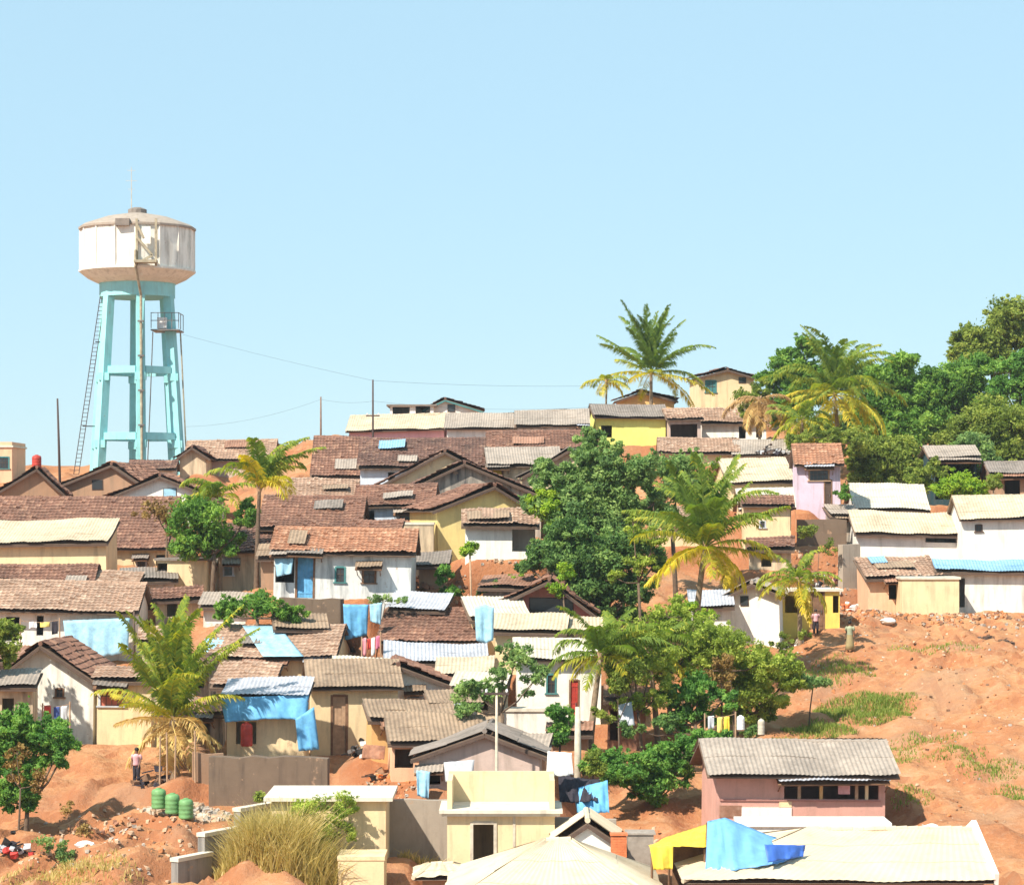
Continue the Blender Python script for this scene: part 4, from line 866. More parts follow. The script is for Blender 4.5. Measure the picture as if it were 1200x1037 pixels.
tree('broadleaf_tree', 'tallest olive tree at the top right corner of the hill', 1172, 238, [(1182,376,34,26),(1148,402,36,24),(1200,396,30,30),(1120,398,12,8),(1160,425,34,20),(1130,415,26,14)], 'leaf_olive', .28, 105, 1.0, 21, .3)
tree('broadleaf_tree', 'mid green tree below the tallest olive tree at right', 1128, 226, [(1118,452,32,32),(1142,432,26,20),(1096,470,22,24),(1150,470,24,22),(1110,490,34,22),(1088,445,16,16)], 'leaf_bright', .26, 125, 1.1, 22, .22)
tree('broadleaf_tree', 'bright green tree cut by the right edge below the tallest tree', 1196, 222, [(1196,438,26,30),(1215,470,30,30),(1176,455,20,20)], 'leaf_emerald', .26, 125, 1.1, 23, .22)
tree('broadleaf_tree', 'broad olive tree hanging over the dark shed at the right edge', 1165, 203, [(1158,500,50,32),(1118,518,24,18),(1196,505,34,40),(1160,536,48,20)], 'leaf_olive', .24, 125, 1.2, 24, .25)
tree('broadleaf_tree', 'low olive-green tree between the lilac house and the dark shed', 1042, 198, [(1040,532,42,26),(1012,536,22,24),(1074,548,26,20),(1030,560,34,14)], 'leaf_olive', .22, 120, 1.2, 25, .18)
tree('broadleaf_tree', 'bright green tree right of the tall two storey house', 924, 230, [(924,432,28,24),(902,444,16,12),(944,408,22,12),(930,470,30,26),(912,480,22,22),(955,450,22,30)], 'leaf_bright', .26, 110, 1.1, 26, .18)
tree('broadleaf_tree', 'dark green tree filling the gap behind the right crest palm', 1006, 226, [(1000,440,30,22),(1010,480,30,30),(1015,515,34,24),(985,510,28,24),(960,505,22,22)], 'leaf_dark', .26, 115, 1.1, 27, .2)
tree('shrub', 'light green bush growing in front of the dark teal shed', 1124, 185, [(1122,568,26,18),(1144,572,20,14),(1104,574,14,12)], 'leaf_lime', .18, 110, 1.1, 28, .07, cat='shrub', group=GB)
tree('shrub', 'upright yellowish plant right of the bush by the dark teal shed', 1164, 184, [(1164,566,12,18)], 'leaf_olive', .17, 90, 1.2, 29, .06, cat='shrub', group=GB)
tree('shrub', 'little green plant at the doorstep of the lilac house', 985, 177, [(986,578,12,9)], 'leaf_bright', .15, 90, 1.2, 30, .04, cat='shrub', group=GB)
tree('shrub', 'leafy green sapling right of the long grey-white house', 522, 147, [(518,672,15,13),(528,694,16,12)], 'leaf_emerald', .16, 110, 1.2, 31, .05, cat='shrub', group=GB)
tree('shrub', 'small lime weed on the red bank under the yellow gabled house', 602, 148, [(602,678,12,9)], 'leaf_lime', .13, 80, 1.2, 32, .04, cat='shrub', group=GB)
tree('shrub', 'dark low weeds on the red bank above the coral gable', 578, 147, [(576,690,18,8)], 'leaf_dark', .13, 80, 1.1, 33, .04, cat='shrub', group=GB)
tree('papaya_tree', 'slender papaya tree with pale bare stem beside the yellow gabled house', 553, 146, [(549,642,15,10)], 'leaf_lime', .22, 60, 1.0, 34, .07, bark='wood_pale', cat='tree', group=None, limbs=False)
tree('shrub', 'yellow-green bush growing over the top slab of the concrete tank', 380, 106, [(358,950,30,20),(404,944,20,18),(388,974,28,24),(338,972,24,20),(366,1000,32,18),(410,968,16,16)], 'leaf_lime2', .10, 90, 1.1, 35, .05, cat='shrub', group=GB)
tree('shrub', 'dark low bush beside the wide yellow-green tree on the red slope', 948, 132, [(946,796,24,9),(966,800,16,7)], 'leaf_grey', .14, 80, 1.1, 36, .04, cat='shrub', group=GB)
tree('shrub', 'dry brown scrub on the open red slope at right', 1172, 158, [(1168,764,22,9),(1186,756,12,7)], 'leaf_brown', .13, 45, .9, 37, .03, cat='shrub', group=GB)
tree('shrub', 'sparse olive scrub in the middle of the red slope', 1106, 152, [(1106,788,14,8)], 'leaf_olive', .12, 40, .9, 38, .03, cat='shrub', group=GB)
tree('shrub', 'dusty dark bush at the foot of the left foreground tree', 60, 106, [(58,990,24,12),(84,1004,20,12)], 'leaf_grey', .12, 60, .9, 39, .04, cat='shrub', group=GB)
tree('shrub', 'grey-green bush right of the stepped grass wall top', 322, 108.4, [(302,930,8,6)], 'leaf_olive', .11, 60, 1, 40, .03, cat='shrub', group=GB)

tree('shrub', 'brownish dead twiggy bush inside the left foreground tree', 22, 110.5, [(20,880,14,14),(12,905,16,14),(44,915,10,14)], 'leaf_brown', .13, 45, .9, 41, .05, cat='shrub', group=GB)
tree('shrub', 'dark undergrowth in the shade behind the long hedge', 800, 122, [(780,846,24,10),(880,852,24,9),(740,852,16,12)], 'leaf_dark', .14, 90, 1.1, 42, .05, cat='shrub', group=GB)
tree('shrub', 'olive thicket under the pale feathery palm', 726, 122, [(724,800,20,16),(744,786,22,18),(704,838,14,14)], 'leaf_olive', .14, 80, 1.1, 43, .05, cat='shrub', group=GB)
tree('shrub', 'light green bushes at the foot of the central palm trunk', 800, 136, [(800,715,26,18),(770,735,22,16),(826,718,12,10)], 'leaf_lime', .15, 70, 1.0, 44, .05, cat='shrub', group=GB)
tree('shrub', 'olive undergrowth right of the low yellow-green palm', 925, 147, [(918,752,18,10),(940,742,14,8)], 'leaf_olive', .13, 70, 1.0, 45, .04, cat='shrub', group=GB)
tree('broadleaf_tree', 'feathery yellow-green tree between the pale palm and the long hedge', 752, 124.5, [(742,745,26,26),(765,770,30,26),(735,790,24,24),(772,812,30,18),(740,826,22,16),(715,770,18,22)], 'leaf_lime2', .12, 85, 1.1, 46, .09)
tree('broadleaf_tree', 'feathery yellow-green tree in front of the small whitewashed house', 862, 128.5, [(858,752,34,20),(830,745,22,24),(895,775,28,20),(812,775,22,18)], 'leaf_lime2', .12, 75, 1.0, 47, .09)
tree('broadleaf_tree', 'yellow-green tree hiding the front of the dark teal shed', 1090, 188, [(1078,560,26,18),(1098,548,16,16),(1060,575,20,12)], 'leaf_olive', .18, 100, 1.1, 48, .09)
tree('broadleaf_tree', 'leafy tree dropping its crown between dark shed and brick shed', 1150, 196, [(1148,540,26,20),(1168,552,18,14),(1140,520,24,20)], 'leaf_grey', .2, 100, 1.1, 49, .12)
tree('broadleaf_tree', 'dull green tree behind the lilac house and the short olive palm', 968, 195, [(965,512,24,16),(995,518,22,16),(935,518,18,12)], 'leaf_olive', .2, 90, 1.0, 50, .1)
tree('shrub', 'weedy green patch on the bank below the lilac house', 958, 169, [(950,622,16,9),(972,640,14,8)], 'leaf_olive', .13, 60, 1.0, 51, .03, cat='shrub', group=GB)
tree('shrub', 'low weeds along the foot of the long grey-white house', 440, 141, [(448,702,16,7),(470,704,12,6)], 'leaf_grey', .12, 60, 1.0, 52, .03, cat='shrub', group=GB)
tree('shrub', 'scrubby green growth right of the tan patchwork roof', 402, 133, [(404,786,10,8)], 'leaf_olive', .11, 60, 1.0, 53, .03, cat='shrub', group=GB)
tree('shrub', 'dusty scrub on the bank at the foot of the bright leafy tree', 74, 109.5, [(78,946,16,8),(100,972,14,6)], 'leaf_brown', .11, 50, 1.0, 54, .03, cat='shrub', group=GB)
tree('broadleaf_tree', 'loose yellow-green tree mixed into the right side of the deep green tree', 752, 145, [(742,612,20,16),(768,625,18,16),(752,660,20,16),(720,676,16,12)], 'leaf_lime2', .15, 70, .9, 61, .1)
tree('broadleaf_tree', 'pale green sapling in front of the deep green tree base', 664, 142, [(664,668,16,14),(650,690,14,10)], 'leaf_lime', .15, 60, .9, 62, .06)
tree('shrub', 'olive bush at the right corner of the two storey house', 884, 214, [(876,468,18,14),(892,458,14,16),(868,482,12,10)], 'leaf_olive', .18, 80, 1.0, 63, .06, cat='shrub', group=GB)
# --- grass (uncountable blades)
def grass(name, regions, mat, seed, h=(.2, .6), w=.03):
    rs = np.random.RandomState(seed); P = []; Hh = []
    for px, py_d, rx, rd, n, hs in regions:
        a = rs.rand(n) * 6.283; r = rs.rand(n) ** .6
        X = wx(px, py_d) + np.cos(a) * r * rx; Y = py_d + np.sin(a) * r * rd
        P.append(np.stack([X, Y, terrain(X, Y)], 1)); Hh.append(hs * (.45 + .7 * rs.rand(n)) * (1 - .5 * r))
    P = np.concatenate(P); Hh = np.concatenate(Hh)[:, None]; n = len(P); a = rs.rand(n) * 6.283
    u = np.stack([np.cos(a), np.sin(a), 0*a], 1); ln = rs.normal(size=(n, 3)) * .28; ln[:, 2] = 1
    mid = P + ln * Hh * .55; tip = mid + (ln * [1.9, 1.9, .8]) * Hh * .45; ww = w * (.6 + .8 * rs.rand(n))[:, None]
    V = np.stack([P - u*ww - [0,0,.05], P + u*ww - [0,0,.05], mid + u*ww*.8, mid - u*ww*.8, tip], 1).reshape(-1, 3)
    mb = MB(); b = np.arange(n) * 5; T = np.clip(.5 + rs.normal(size=n) * .25, 0, 1)
    mb.add(V, np.stack([b, b+1, b+2, b+3], 1).tolist() + np.stack([b+3, b+2, b+4], 1).tolist(), 0, T.tolist() * 2)
    o = mb.build(name, mat); o['kind'] = 'stuff'; return o
o = grass('dry_grass', [(345,104.3,2.2,1.5,4200,3.0),(300,104.6,1.3,1.3,2600,2.6),(280,104.5,1.0,1.2,900,1.2),(388,104.9,1.1,1.0,1400,2.2),(500,109.5,1.2,.6,500,.8),(70,104,2.5,2,700,.5),(110,103,2,1.5,350,.5)], 'grass_dry', 4, w=.022)
tag(o, 'tall dry straw-coloured grass below the cream concrete tank', 'grass')
o = grass('green_grass', [(1010,135,2.6,3.0,3400,.5),(960,131,2,1.5,1200,.5),(930,128,2.2,1.4,700,.35),(1040,136,1.6,2.0,1200,.35),(1055,124,1.2,2.0,350,.3),(1160,121,1.6,1.4,600,.3),(1120,123,1.6,1,350,.25),(1190,118,1.2,1.2,500,.3),(775,110,1.5,1.0,700,.35),(1070,117,1,1.2,250,.3),(1100,146,3,2,500,.3),(985,142,2,2.5,900,.4),(905,122,2,1.5,500,.35),(1080,128,2.5,1.5,450,.3)], 'grass_green', 6, w=.02)
tag(o, 'short green grass patches on the open red slope', 'grass')
# ================================================================== water tower
def water_tower():
    d = 225.; s = d / F; cx = wx(161, d); zb = gz(cx, d) - .2
    root = thing('water_tower', 'tall white and turquoise water tower with round ribbed tank on six legs', 'water tower', (cx, d, zb), 0)
    Z = lambda py: wz(py, d) - zb
    Rt = 66 * s; n = 16; rot = math.radians(8)
    m = MB(); m.lathe([(Rt, Z(319)), (Rt, Z(270))], n, m=0, rot=rot); m.build('tank_wall', 'tankwhite', root)
    for j in range(n):
        a = rot + 2*math.pi*j/n; r = MB(); p = Vector((math.cos(a), math.sin(a), 0)) * (Rt + .03)
        r.bar(p + Vector((0,0,Z(319))), p + Vector((0,0,Z(270))), .12, .14); r.build('rib', 'tankwhite', root)
    m = MB(); m.lathe([(Rt*1.035, Z(270)), (Rt*1.035, Z(267.5)), (Rt*.98, Z(265)), (Rt*.55, Z(255)), (11*s, Z(250.5))], n, rot=rot); ro = m.build('tank_roof', 'tankroof', root)
    m = MB(); m.lathe([(11*s, Z(251)), (11*s, Z(246)), (9*s, Z(245)), (5*s, Z(243.5))], 12); m.build('vent_cap', 'asb_dark', ro)
    m = MB(); m.lathe([(Rt*1.03, Z(317)), (Rt*1.03, Z(319.5)), (Rt*1.0, Z(321)), (Rt*.86, Z(328)), (46*s, Z(333))][::-1], n, rot=rot); m.build('tank_base', 'tankcone', root)
    Rr = 43 * s
    m = MB(); m.lathe([(Rr*.98, Z(349)), (Rr*1.03, Z(349)), (Rr*1.03, Z(334)), (46.5*s, Z(331))], 24); m.build('ring_beam', 'tealpaint', root)
    Rb = 55 * s; zt, z0 = Z(348.5), -.6
    def leg(a, z):
        t = (z - z0) / (zt - z0); r = Rb + (Rr - .25 - Rb) * t; return Vector((r*math.cos(a), r*math.sin(a), z))
    A = [math.radians(103 + 60*k) for k in range(6)]
    for a in A:
        m = MB(); u = Vector((-math.sin(a), math.cos(a), 0)); v = Vector((math.cos(a), math.sin(a), 0)); P = []
        for z, w in ((z0, .40), (zt, .36)):
            c = leg(a, z); P += [tuple(c + u*i*w + v*j*w) for i, j in ((-1,-1),(1,-1),(1,1),(-1,1))]
        m.add(P, [(0,1,5,4),(1,2,6,5),(2,3,7,6),(3,0,4,7),(4,5,6,7),(3,2,1,0)]); lg = m.build('leg', 'tealpaint', root)
        for py in (440, 518):
            k = MB(); c = leg(a, Z(py)); k.bar(c - Vector((0,0,.55)), c + Vector((0,0,.1)), .9, .9); k.build('haunch', 'tealpaint', lg)
    for py in (435, 512):
        for i in range(6):
            p, q = leg(A[i], Z(py)), leg(A[(i+1) % 6], Z(py)); e = (q - p).normalized() * .4
            m = MB(); m.bar(p + e, q - e, .5, .62); m.build('brace_beam', 'tealpaint', root)
    # rising main along the front leg
    a = A[3]; m = MB(); off = Vector((math.cos(a), math.sin(a), 0)) * .62
    m.tube([leg(a, -.6) + off, leg(a, Z(400)) + off, leg(a, Z(350)) + off*1.2, Vector((8*s, -Rt - .25, Z(318))), Vector((8*s, -Rt - .25, Z(300)))], .12, 8)
    pp = m.build('water_pipe', 'rustpipe', root)
    for py in (380, 420, 460, 500):
        k = MB(); c = leg(a, Z(py)) + off; k.box(c.x-.26, c.x+.26, c.y-.24, c.y+.1, c.z-.07, c.z+.07); k.build('pipe_clamp', 'steel', pp)
    # hoist panel and zigzag stair on the tank
    m = MB()
    y = -Rt - .12
    for px in (170, 192): m.bar((wx(px,d)-cx, y+.1, Z(318)), (wx(px,d)-cx, y+.1, Z(264)), .2, .2)
    for (x0, p0), (x1, p1) in (((171,286),(188,306)), ((188,306),(174,314)), ((171,272),(178,286))): m.bar((wx(x0,d)-cx, y-.05, Z(p0)), (wx(x1,d)-cx, y-.05, Z(p1)), .14, .2)
    m.box(wx(168,d)-cx, wx(194,d)-cx, y-.75, y+.3, Z(315), Z(312)); m.build('ladder_stage', 'rustpipe', root)
    h = MB(); h.box(wx(176,d)-cx, wx(186,d)-cx, y-.06, y-.005, Z(293), Z(273)); h.build('hatch', 'tankwhite', root)
    h = MB(); h.box(wx(146,d)-cx, wx(162,d)-cx, -Rt-.35, -Rt+.2, Z(272), Z(264)); h.build('roof_hatch', 'asb_dark', ro)
    # balcony on the right
    m = MB(); x0, x1 = wx(181,d)-cx, wx(214,d)-cx; m.box(x0, x1, -Rr*.75, Rr*.3, Z(389.5), Z(388)); bl = m.build('balcony', 'steel', root)
    k = MB()
    for x in np.linspace(x0+.04, x1-.04, 5): k.bar((x, -Rr*.75+.05, Z(387)), (x, -Rr*.75+.05, Z(369)), .06)
    for py in (369, 378): k.bar((x0, -Rr*.75+.05, Z(py)), (x1, -Rr*.75+.05, Z(py)), .06)
    for yy in (-Rr*.3, Rr*.25): k.bar((x1-.05, yy, Z(387)), (x1-.05, yy, Z(369)), .06)
    k.bar((x1-.05, -Rr*.75, Z(369)), (x1-.05, Rr*.3, Z(369)), .06); k.build('railing', 'steel', bl)
    k = MB(); k.box(x0+.5, x0+1.3, -Rr*.6, -Rr*.4, Z(386.9), Z(374)); k.build('panel_box', 'cloth_white', bl)
    # slanting ladder on the left, slim cable pipe on the right
    m = MB()
    for o_ in (-.22, .22):
        m.bar((wx(124,d)-cx+o_, -1.2, Z(342)), (wx(93,d)-cx+o_, -1.6, Z(556)), .07)
    for i in range(46):
        t = i/45; x = (wx(124,d) + (wx(93,d)-wx(124,d))*t) - cx; z = Z(342) + (Z(556)-Z(342))*t; m.bar((x-.22, -1.2-.4*t, z), (x+.22, -1.2-.4*t, z), .045)
    la = m.build('ladder', 'pole', root)
    for py, xa, xb in ((402, 115, 124), (500, 100, 122)):
        k = MB(); k.bar((wx(xa,d)-cx, -1.4, Z(py)), (wx(xb,d)-cx, -.6, Z(py)), .09); k.build('ladder_tie', 'pole', la)
    m = MB(); m.tube([(wx(213,d)-cx, -.9, Z(390)), (wx(221,d)-cx, -1.0, Z(552))], .07, 5); m.build('drain_pipe', 'rustpipe', root)
    m = MB(); m.tube([(wx(181,d)-cx, -1.0, Z(390)), (wx(178,d)-cx, -1.0, Z(470)), (wx(175,d)-cx, -1.0, Z(540))], .05, 5); m.build('drain_pipe', 'steel', root)
    m = MB(); x = wx(154,d)-cx; m.tube([(x,0,Z(252)), (x,0,Z(196))], [.05, .02], 5)
    for py, w in ((200, .35), (212, .5), (222, .3)): m.bar((x-w, 0, Z(py)), (x+w, 0, Z(py)), .025)
    m.build('antenna', 'conc', ro)
water_tower()
# ================================================================== poles and wires
def pole(name, label, px, d, top, wdt, mat, arm=None, lean=0., group='utility poles', bottom=None):
    x, y, z = ground(px, d) if bottom is None else (wx(px, d), d, wz(bottom, d)); h = wz(top, d) - z
    root = thing(name, label, 'pole', (x, y, z), 0, group); m = MB()
    m.tube([(0,0,-.8), (lean*.5,0,h*.5), (lean,0,h)], [wdt, wdt*.85, wdt*.6], 8); m.build('shaft', mat, root, True)
    if arm:
        for za in arm:
            a = MB(); zz = h - za; a.box(-.55+lean, .55+lean, -.06, .06, zz-.05, zz+.05); ao = a.build('cross_arm', 'pole', root)
            for xx in (-.45, .45):
                i = MB(); i.lathe([(.04,.0),(.06,.05),(.05,.12),(.02,.16)], 8, (xx+lean,0,zz+.05)); i.build('insulator', 'cloth_white', ao)
    return root
pole('utility_pole', 'dark leaning utility pole left of the water tower', 71, 205, 467, .12, 'pole', None, -.25)
pole('utility_pole', 'faint short pole on the skyline right of the leafy left palm', 376, 216, 465, .10, 'wood', None)
pole('utility_pole', 'dark thin mast standing before the pink-fronted house', 437, 206, 445, .11, 'pole', (2.9,))
pole('utility_pole', 'pale grey pole rising in front of the pinkish grey gabled hut', 582, 113, 806, .09, 'conc', (.25,))
pole('concrete_post', 'pale square concrete post beside the small emerald shrub', 677, 117.5, 828, .20, 'conc', None, group=None)
pole('wooden_post', 'dark wooden post holding the wide roof right of the blue wall', 157, 139.5, 716, .10, 'wood_dark', None, group=None)
def wire(label, pts, sag, r=.008):
    m = MB(); P = []
    for (a, b), sg in zip(zip(pts, pts[1:]), sag):
        A = Vector((wx(a[0],a[2]), a[2], wz(a[1],a[2]))); B = Vector((wx(b[0],b[2]), b[2], wz(b[1],b[2])))
        for i in range(14): t = i/14; P.append(A.lerp(B, t) - Vector((0,0,sg*4*t*(1-t))))
    P.append(B); m.tube(P, r, 4); o = m.build('power_cable', 'wire'); tag(o, label, 'cable', 'overhead cables')
wire('thin overhead cable sagging from the tower balcony to the roofs right', [(214,392,225),(437,446,206),(709,452,216)], [.12, .2])
wire('fainter overhead cable hanging lower across the sky above the roofs', [(218,500,224),(376,468,216),(437,470,206),(694,477,209)], [.5, .2, .4], .007)
# ================================================================== cloth, tarps, tanks, clutter
def drape(name, label, cat, top, bot, mat, seed, wr=.06, n=26, mv=12, group=None, part=None):
    """Sheet hanging or lying between two edge polylines given as (px, py, d)."""
    rs = np.random.RandomState(seed); T = np.array([[wx(p,d), d, wz(y,d)] for p, y, d in top]); B = np.array([[wx(p,d), d, wz(y,d)] for p, y, d in bot])
    def rs_line(P, n):
        t = np.linspace(0, len(P)-1, n); i = np.minimum(t.astype(int), len(P)-2); f = (t-i)[:, None]; return P[i]*(1-f) + P[i+1]*f
    a, b = rs_line(T, n), rs_line(B, n); V = np.zeros((mv, n, 3)); f = rs.rand(4)*6
    org = (a.mean(0) + b.mean(0)) / 2; org[2] = min(a[:,2].min(), b[:,2].min())
    for k in range(mv):
        t = k/(mv-1); V[k] = a*(1-t) + b*t
        u = np.arange(n)
        V[k,:,1] += wr*(np.sin(u*.9+f[0]+t*1.5)+.6*np.sin(u*2.1+f[1]-t*2)) * (.3+t); V[k,:,2] += wr*.7*np.sin(u*1.3+f[2]+t*5) * math.sin(math.pi*t) + rs.normal(size=n)*wr*.12
    m = MB(); q = lambda k, j: k*n+j
    m.add((V - org).reshape(-1, 3), [(q(k,j), q(k+1,j), q(k+1,j+1), q(k,j+1)) for k in range(mv-1) for j in range(n-1)])
    o = m.build(name, mat, part, True, tuple(org))
    md = o.modifiers.new('thickness', 'SOLIDIFY'); md.thickness = .012; md.offset = 0
    if cat: tag(o, label, cat, group)
    return o
def mesh_thing(name, label, cat, mb, mats, loc, group=None, smooth=False, rz=0.):
    o = mb.build(name, mats, None, smooth, loc); o.rotation_euler.z = rz; return tag(o, label, cat, group)
drape('blue_tarp', 'bright blue tarpaulin filling the front of the blue walled house', 'tarp', [(74,727,141.2),(152,724,141.2)], [(78,764,140.9),(112,772,140.8),(150,764,140.9)], 'tarp_pale', 1, .05)
drape('blue_tarp', 'bright blue tarpaulin hanging along the shack front beneath grey sheets', 'tarp', [(258,818,121.0),(362,813,121.0)], [(264,846,120.7),(318,842,120.7),(360,843,120.7)], 'tarp_blue', 2, .06)
drape('blue_tarp', 'narrow blue tarp hanging down the right corner of the tarp shack', 'tarp', [(346,842,120.6),(368,828,120.6)], [(350,880,120.5),(374,878,120.5)], 'tarp_blue', 3, .06, 12)
drape('blue_tarp', 'pale blue sheet laid over the tan patchwork roof', 'tarp', [(284,733,138.0),(326,733,138.0)], [(308,769,134.2),(356,769,134.2)], 'tarp_pale', 4, .03, 16)
drape('blue_tarp', 'turquoise door curtain hanging below the long grey-white house', 'tarp', [(402,708,139.5),(432,708,139.5)], [(404,750,139.5),(430,744,139.5)], 'tarp_blue', 5, .06, 14)
drape('blue_tarp', 'faded blue sheet right next to the turquoise door curtain', 'tarp', [(433,708,139.4),(448,706,139.4)], [(434,728,139.3),(446,732,139.3)], 'tarp_pale', 6, .05, 10)
drape('blue_tarp', 'crumpled bright blue sheet lying on the grey rubble wall', 'tarp', [(672,924,108.6),(712,914,108.6)], [(676,952,107.6),(714,952,107.6)], 'tarp_blue', 7, .1, 16)
drape('blue_tarp', 'small blue sheet hung at the corner of the pinkish grey hut', 'tarp', [(488,902,114.0),(504,904,114.0)], [(489,932,113.8),(502,936,113.8)], 'tarp_pale', 8, .06, 10)
def tent():
    root = thing('blue_tarp_tent', 'large sagging blue tarpaulin tent at the left end of the broad cream roof', 'tent', (wx(870,96), 96, wz(1075,96)), 0)
    top = [(829,962,97.6),(850,958,97.8),(900,978,98),(944,993,98.2)]
    f = drape('tarp', None, None, top, [(827,1019,95),(862,1019,94.7),(908,1012,94.9),(942,1002,96)], 'tarp_tent', 9, .07, 34, 16)
    b = drape('tarp', None, None, top, [(834,1005,101.5),(870,1008,101.5),(905,1008,101.3),(938,1006,101)], 'tarp_tent', 10, .06, 30, 12)
    g = drape('flap', None, None, [(896,989,94.9),(944,990,95.8)], [(900,1010,94.5),(941,1003,95.6)], 'tarp_deep', 11, .05, 16)
    m = MB()
    for px, py, d in top[:2]: m.tube([(wx(px,d),d,wz(py,d)-.05), (wx(px,d),d,wz(1090,d))], .05, 6)
    p = m.build('tent_pole', 'wood', None)
    for o in (f, b, g, p): o.parent = root; o.location = Vector(o.location) - root.location
tent()
def canopy():
    root = thing('yellow_canopy', 'yellow plastic canopy over a dark stall next to the blue tent', 'canopy', (wx(795,97), 97, wz(1075,97)), 0)
    f = drape('canopy_sheet', None, None, [(782,980,100),(829,965,100)], [(760,991,96.6),(828,992,96.6)], 'tarp_yellow', 12, .05, 20)
    g = drape('flap', None, None, [(761,990,96.5),(789,991,96.5)], [(766,1019,96.3),(788,1018,96.3)], 'tarp_yellow', 13, .05, 12)
    m = MB()
    for px, d in ((764,96.8),(826,96.8),(784,99.8),(826,99.8)): m.tube([(wx(px,d),d,wz(1085,d)),(wx(px,d),d,wz(993 if d<98 else 979,d)-.05)], .05, 6)
    p = m.build('canopy_post', 'wood', None)
    k = MB(); k.box(wx(789,98), wx(826,98), 98.6, 98.7, wz(1080,98), wz(992,98)); c = k.build('back_panel', 'wood', None)
    for o in (f, g, p, c): o.parent = root; o.location = Vector(o.location) - root.location
canopy()
# brick pillar
m = MB(); x = wx(725,101); z = wz(1030,101); h = wz(978,101)-z; w_ = wx(734,101)-x
for i in range(int(h/.1)):
    o_ = (i % 2)*.004; m.box(-w_-o_, w_+o_, -.28-o_, .28+o_, i*.1+.006, i*.1+.1)
m.box(-w_-.04, w_+.04, -.32, .32, h, h+.07); mesh_thing('brick_pillar', 'orange-red brick pillar standing by the white gable and yellow canopy', 'pillar', m, 'brick', (x,101,z))
m = MB(); m.box(wx(736,103)-wx(751,103), wx(766,103)-wx(751,103), 0, 1.2, 0, wz(978,103)-wz(1030,103)); m.box(-.6,.6,-.05,1.25,wz(978,103)-wz(1030,103)+.002,wz(976,103)-wz(1030,103))
mesh_thing('grey_tank', 'grey squat concrete box between the brick pillar and the grass', 'tank', m, 'asb', (wx(751,103),103,wz(1030,103)))
def barrel(label, px, d, top, bot, rpx, mat, cat='tank', name='water_tank', group=None, z=None):
    s = d/F; zb = wz(bot,d) if z is None else z; h = wz(top,d)-zb; r = rpx*s; m = MB()
    prof = [(r*.93,0),(r,.05)]; nr = 4
    for i in range(nr):
        a = h*.82*(i+.5)/nr; prof += [(r, a-.04),(r*1.05,a),(r,a+.04)]
    prof += [(r,h*.84),(r*.8,h*.93),(r*.4,h*.97)]; m.lathe(prof, 14)
    m.lathe([(r*.38,h*.965),(r*.38,h),(r*.3,h*1.01)], 12)
    return mesh_thing(name, label, cat, m, mat, (wx(px,d), d, zb), group, True)
drape('blue_tarp', 'narrow faded blue tarp panel beside the reddish brown tiled house', 'tarp', [(556,711,134),(568,708,134),(579,712,134)], [(558,750,133.8),(568,754,133.8),(578,750,133.8)], 'tarp_pale', 76, .06, 12)
barrel('red oil drum at the doorway of the blue tarp shack', 289, 120.8, 846, 874, 7, 'reddoor', 'drum', 'oil_drum')
for i, (px, tp, lb) in enumerate(((186,923,'green drum under the stone pile, leftmost of the three'),(202,929,'green drum under the stone pile, in the middle of three'),(218,935,'green drum under the stone pile, rightmost of the three'))):
    barrel(lb, px, 112.4-.3*i, tp, tp+24, 8.5, 'drum_green', 'drum', 'oil_drum', 'green drums holding the stone pile')
barrel('white barrel standing in the shade below the low emerald tree', 868, 121, 838, 856, 4.5, 'cloth_white', 'barrel', 'water_barrel', 'barrels in the shade under the trees')
barrel('pale grey tall barrel right of the white barrel under the trees', 892, 120, 842, 862, 4, 'conc', 'barrel', 'water_barrel', 'barrels in the shade under the trees')
barrel('small bright red tank on the ridge of the brown gabled house', 43, 193, 533, 549, 5.5, 'reddoor', 'tank')
# clothes lines
def line(label, a, b, h0, cloths, group):
    d = a[2]; A = Vector((wx(a[0],d), d, wz(a[1],d))); B = Vector((wx(b[0],b[2]), b[2], wz(b[1],b[2])))
    m = MB(); P = [A.lerp(B, i/10) - Vector((0,0,.12*4*(i/10)*(1-i/10))) for i in range(11)]; m.tube([p-A for p in P], .012, 4)
    for E in (A, B): m.tube([E-A+Vector((0,0,.1)), E-A-Vector((0,0,h0))], .04, 5)
    mesh_thing('clothes_line', label, 'clothes line', m, 'wood_pale', tuple(A))
    for t0, t1, drop, mat, lb in cloths:
        p, q = A.lerp(B, t0), A.lerp(B, t1); s = d/F
        def pt(v, dz=0): v = v - Vector((0,0,dz)); return (600 + v.x*F/v.y, YH - v.z*F/v.y, v.y)
        z = .12*4*t0*(1-t0); drape('hanging_cloth', lb, 'cloth', [pt(p,z),pt(q,z)], [pt(p,drop),pt(q,drop*.92)], mat, nseed(), .035, 8, 7, group)
line('clothes line with bright washing right of the turquoise curtain', (424,748,134), (446,742,134), 1.5,
     [(.02,.24,1.0,'cloth_pink','long pink cloth, leftmost on the line by the turquoise curtain'),(.30,.46,.7,'cloth_red','dark red cloth hanging near the turquoise curtain'),(.5,.7,1.1,'cloth_white','white cloth with longest drop by the turquoise curtain'),(.74,.98,.8,'cloth_rose','rose cloth, rightmost on the line by the turquoise curtain')], 'washing by the turquoise curtain')
line('clothes line with dark washing below the patchwork roof', (362,776,130), (412,774,130), 1.2,
     [(.04,.22,.85,'cloth_purple','deep purple cloth hanging under the patchwork roof'),(.26,.36,.7,'cloth_white','white cloth under the patchwork roof beside the purple one'),(.42,.6,.6,'cloth_dark','black cloth hanging under the patchwork roof'),(.62,.86,.55,'cloth_pink','pink bundle hanging at the right of the patchwork roof line'),(.88,.99,.8,'cloth_yellow','pale yellow cloth ending the patchwork roof line')], 'washing below the patchwork roof')
